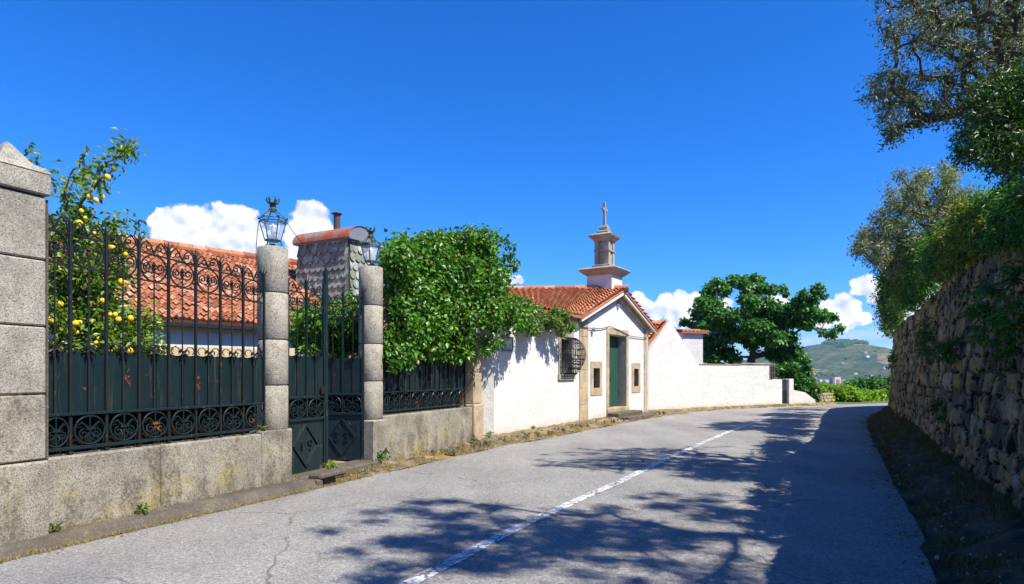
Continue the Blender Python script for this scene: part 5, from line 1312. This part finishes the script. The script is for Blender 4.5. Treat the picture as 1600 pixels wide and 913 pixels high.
p = wpt(W0, rzA, 5.42, -.08); weed(p[0], p[1], .12, .18, 'green weed at the foot of the far lantern pillar', 'leaf_green', seed=5)
p = wpt(W3, rzB, .25, -.15); weed(p[0], p[1], .12, .16, 'bushy weed at the corner of the white chapel side wall', seed=6)
p = wpt(W3, rzB, -.55, -.16); weed(p[0], p[1], .12, .14, 'yellowing weed at the foot of the brown granite post', seed=7)
p = wpt(W4, rzS, 2.4, -.14); weed(p[0], p[1], .12, .12, 'weed growing halfway along the white chapel side wall', seed=8)
# kerb rubble in front of the chapel wall
b = MB(); rr = random.Random(77)
for k in range(150):
    D = rr.uniform(12.2, 25.2); t_ = rr.uniform(.25, .8); xa = xat(WL, D); xb = xat(RLft, D); x = xa + (xb - xa) * t_; s_ = rr.uniform(.02, .06)
    b.lathe([(s_ * .6, .03 - .03 * t_), (s_, .07), (s_ * .75, .10 + s_ * .5), (s_ * .2, .11 + s_ * .7)], (x, D), 6, rr.random() * 3)
tag(b.build('rubble', 'kerb_stone'), 'scattered pebbles and broken stone along the dirt verge', 'rubble', kind='stuff')
b = MB()
for k in range(70):
    D = rr.uniform(4.5, 12); t_ = rr.uniform(.1, .95); xa = xat(RW, D); xb = xat(RRgt, D); s_ = rr.uniform(.008, .03)
    b.lathe([(s_ * .6, .20 - .2 * t_), (s_, .215 - .2 * t_ + s_ * .3), (s_ * .3, .22 - .2 * t_ + s_)], (xa + (xb - xa) * t_, D), 6, rr.random() * 3)
tag(b.build('pebbles', 'granite_grey'), 'pale pebbles lying in the weeds of the shaded right verge', 'pebbles', kind='stuff')

# ------------------------------------------------------------------ far hill, wood, town
def hz(x, y):
    q_ = x / y * 1000 + 800                    # direction only shapes the ridge; real position kept
    cxh = 1320
    crest_ = 103 * math.exp(-((x - 1330) / 330) ** 2) * (1 + .05 * math.sin(x * .02)) + 20 * math.exp(-((x - 500) / 900) ** 2) + 80 * math.exp(-((x - 2400) / 600) ** 2) + 10
    f_ = math.exp(-((y - 2650) / 560) ** 2)
    z_ = -48 + (crest_ + 44) * f_ + 14 * mnoise.fractal(Vector((x * .003, y * .003, 4)), 1, 2, 4) + 4 * mnoise.noise(Vector((x * .02, y * .02, 4)))
    return z_
V = []; xs_ = np.linspace(-2600, 5200, 200); ys_ = np.linspace(900, 4200, 110)
for y in ys_:
    for x in xs_: V.append((x, y, hz(x, y)))
F = [(j * 200 + i, j * 200 + i + 1, (j + 1) * 200 + i + 1, (j + 1) * 200 + i) for j in range(109) for i in range(199)]
hill = tag(build('hills', V, F, 'hillside', smooth=True), kind='structure')
rr = random.Random(3); C = []; Rr = []
for k in range(260):
    if k < 130: x = rr.uniform(1270, 1400); y = rr.uniform(2480, 2650)
    else: x = rr.uniform(300, 2200); y = rr.uniform(1500, 2640)
    s_ = rr.uniform(4, 9); C.append((x, y, hz(x, y) + s_ * .5)); Rr.append(s_)
tag(leaf_mesh('wood', C, Rr, 15000, 5.5, 4.5, 'leaf_tree', None, 0, .4, 8), 'dark wooded clumps dotting the far hillside and its summit', 'wood', kind='stuff')
mat('far_wall', lambda h, b: h.ramp(h.n('ShaderNodeObjectInfo').outputs['Random'], [(0, (.78, .76, .72)), (.5, (.66, .64, .60)), (.8, (.60, .50, .42)), (1, (.72, .72, .74))]), .8)
mat('far_roof', lambda h, b: h.ramp(h.n('ShaderNodeObjectInfo').outputs['Random'], [(0, (.36, .14, .08)), (.6, (.42, .26, .19)), (1, (.30, .28, .27))]), .8)
mat('far_red', lambda h, b: (.34, .15, .13), .8)
HS = []
for k in range(62):
    px = rr.uniform(1268, 1392); py = rr.uniform(603, 617); D = 1150 + (617 - py) * 32 + rr.uniform(-20, 20); HS.append((px, D, rr.uniform(9, 22), rr.uniform(4, 8), True))
for k in range(16): HS.append((rr.uniform(1256, 1384), rr.uniform(1650, 2350), rr.uniform(8, 16), rr.uniform(4, 7), False))
def side_(px): return 'left' if px < 1300 else ('middle' if px < 1345 else 'right')
for k, (px, D, wd, hg, tw) in enumerate(HS):
    x = (px - 800) / 1000 * D; z_ = max(hz(x, D), gheight(x, D)) - .5 if D > 905 else gheight(x, D) - .5
    b = MB(); b.box(-wd / 2, wd / 2, -wd * .35, wd * .35, 0, hg + .5); b.cur = 1
    if k % 3 == 0: b.box(-wd / 2 - .3, wd / 2 + .3, -wd * .35 - .3, wd * .35 + .3, hg + .5, hg + 1.0)
    else: b.add([(-wd / 2 - .4, -wd * .38, hg + .4), (wd / 2 + .4, -wd * .38, hg + .4), (wd / 2 + .4, wd * .38, hg + .4), (-wd / 2 - .4, wd * .38, hg + .4), (-wd / 2 - .4, 0, hg + 2.4), (wd / 2 + .4, 0, hg + 2.4)], [(0, 1, 5, 4), (2, 3, 4, 5), (0, 4, 3), (1, 2, 5)])
    o = b.build('distant_house', None, mats=['far_wall', 'far_roof']); o.location = (x, D, z_); o.rotation_euler = (0, 0, rr.uniform(-.5, .5))
    if tw: tag(o, 'tiny pale house of the town in the valley below the far hill', 'house', 'houses of the distant town')
    else: tag(o, 'tiny white house standing alone on the slope of the far hill', 'house', 'lone houses on the far hillside')
D = 1180; x = (1309 - 800) / 1000 * D; t = thing('apartment_block', (x, D, gheight(x, D) - 1), R(8), 'large white apartment block with a dark red centre in the distant town', 'building')
zt_ = EYE + (584 - 588) / 1000 * D - (gheight(x, D) - 1)
b = MB(); b.box(-6, 6, 0, 12, 0, zt_ - 2); b.build('block', 'far_wall', t); b = MB(); b.box(-3.2, 3.6, -.4, 0, 3, zt_ - 6); b.build('red_front', 'far_red', t); b = MB(); b.box(-10, -6.05, 0, 10, 0, zt_ - 4); b.build('grey_wing', 'zinc', t)
D = 1350; x = (1354 - 800) / 1000 * D; o = MB().box(-22, 22, 0, 14, 0, 9).build('market_hall', 'far_wall'); zz0 = gheight(x, D); o.location = (x, D, max(zz0, EYE + (584 - 602) / 1000 * D - 3)); tag(o, 'long low pale hall in the distant town, right of the red fronted block', 'building')

# ------------------------------------------------------------------ air
m = bpy.data.materials.new('haze'); m.use_nodes = True; nt2 = m.node_tree
for nd in list(nt2.nodes): nt2.nodes.remove(nd)
oo = nt2.nodes.new('ShaderNodeOutputMaterial'); pv = nt2.nodes.new('ShaderNodeVolumePrincipled')
pv.inputs['Color'].default_value = (.55, .78, 1, 1); pv.inputs['Density'].default_value = .00008; pv.inputs['Anisotropy'].default_value = .0
nt2.links.new(pv.outputs[0], oo.inputs['Volume']); MATS['haze'] = m
HAZE = True
if HAZE: tag(MB().box(-7200, 8200, -5200, 9200, -75, 150).build('haze', 'haze'), 'faint blue summer haze filling the valley air', 'haze', kind='stuff')

# put every plant's empty at the foot of its stem or trunk
for o in [o for o in col.objects if o.type == 'EMPTY' and o.parent is None and o.location.length < 1e-6]:
    ch_ = list(o.children); st = [c_ for c_ in ch_ if c_.name.split('.')[0] in ('trunk', 'stem')] or ch_
    co = np.array([v.co[:] for v in st[0].data.vertices]); low_ = co[co[:, 2] <= co[:, 2].min() + .05].mean(0)
    base_ = Vector((float(low_[0]), float(low_[1]), float(co[:, 2].min())))
    o.location = base_
    for c_ in ch_: c_.location = c_.location - base_
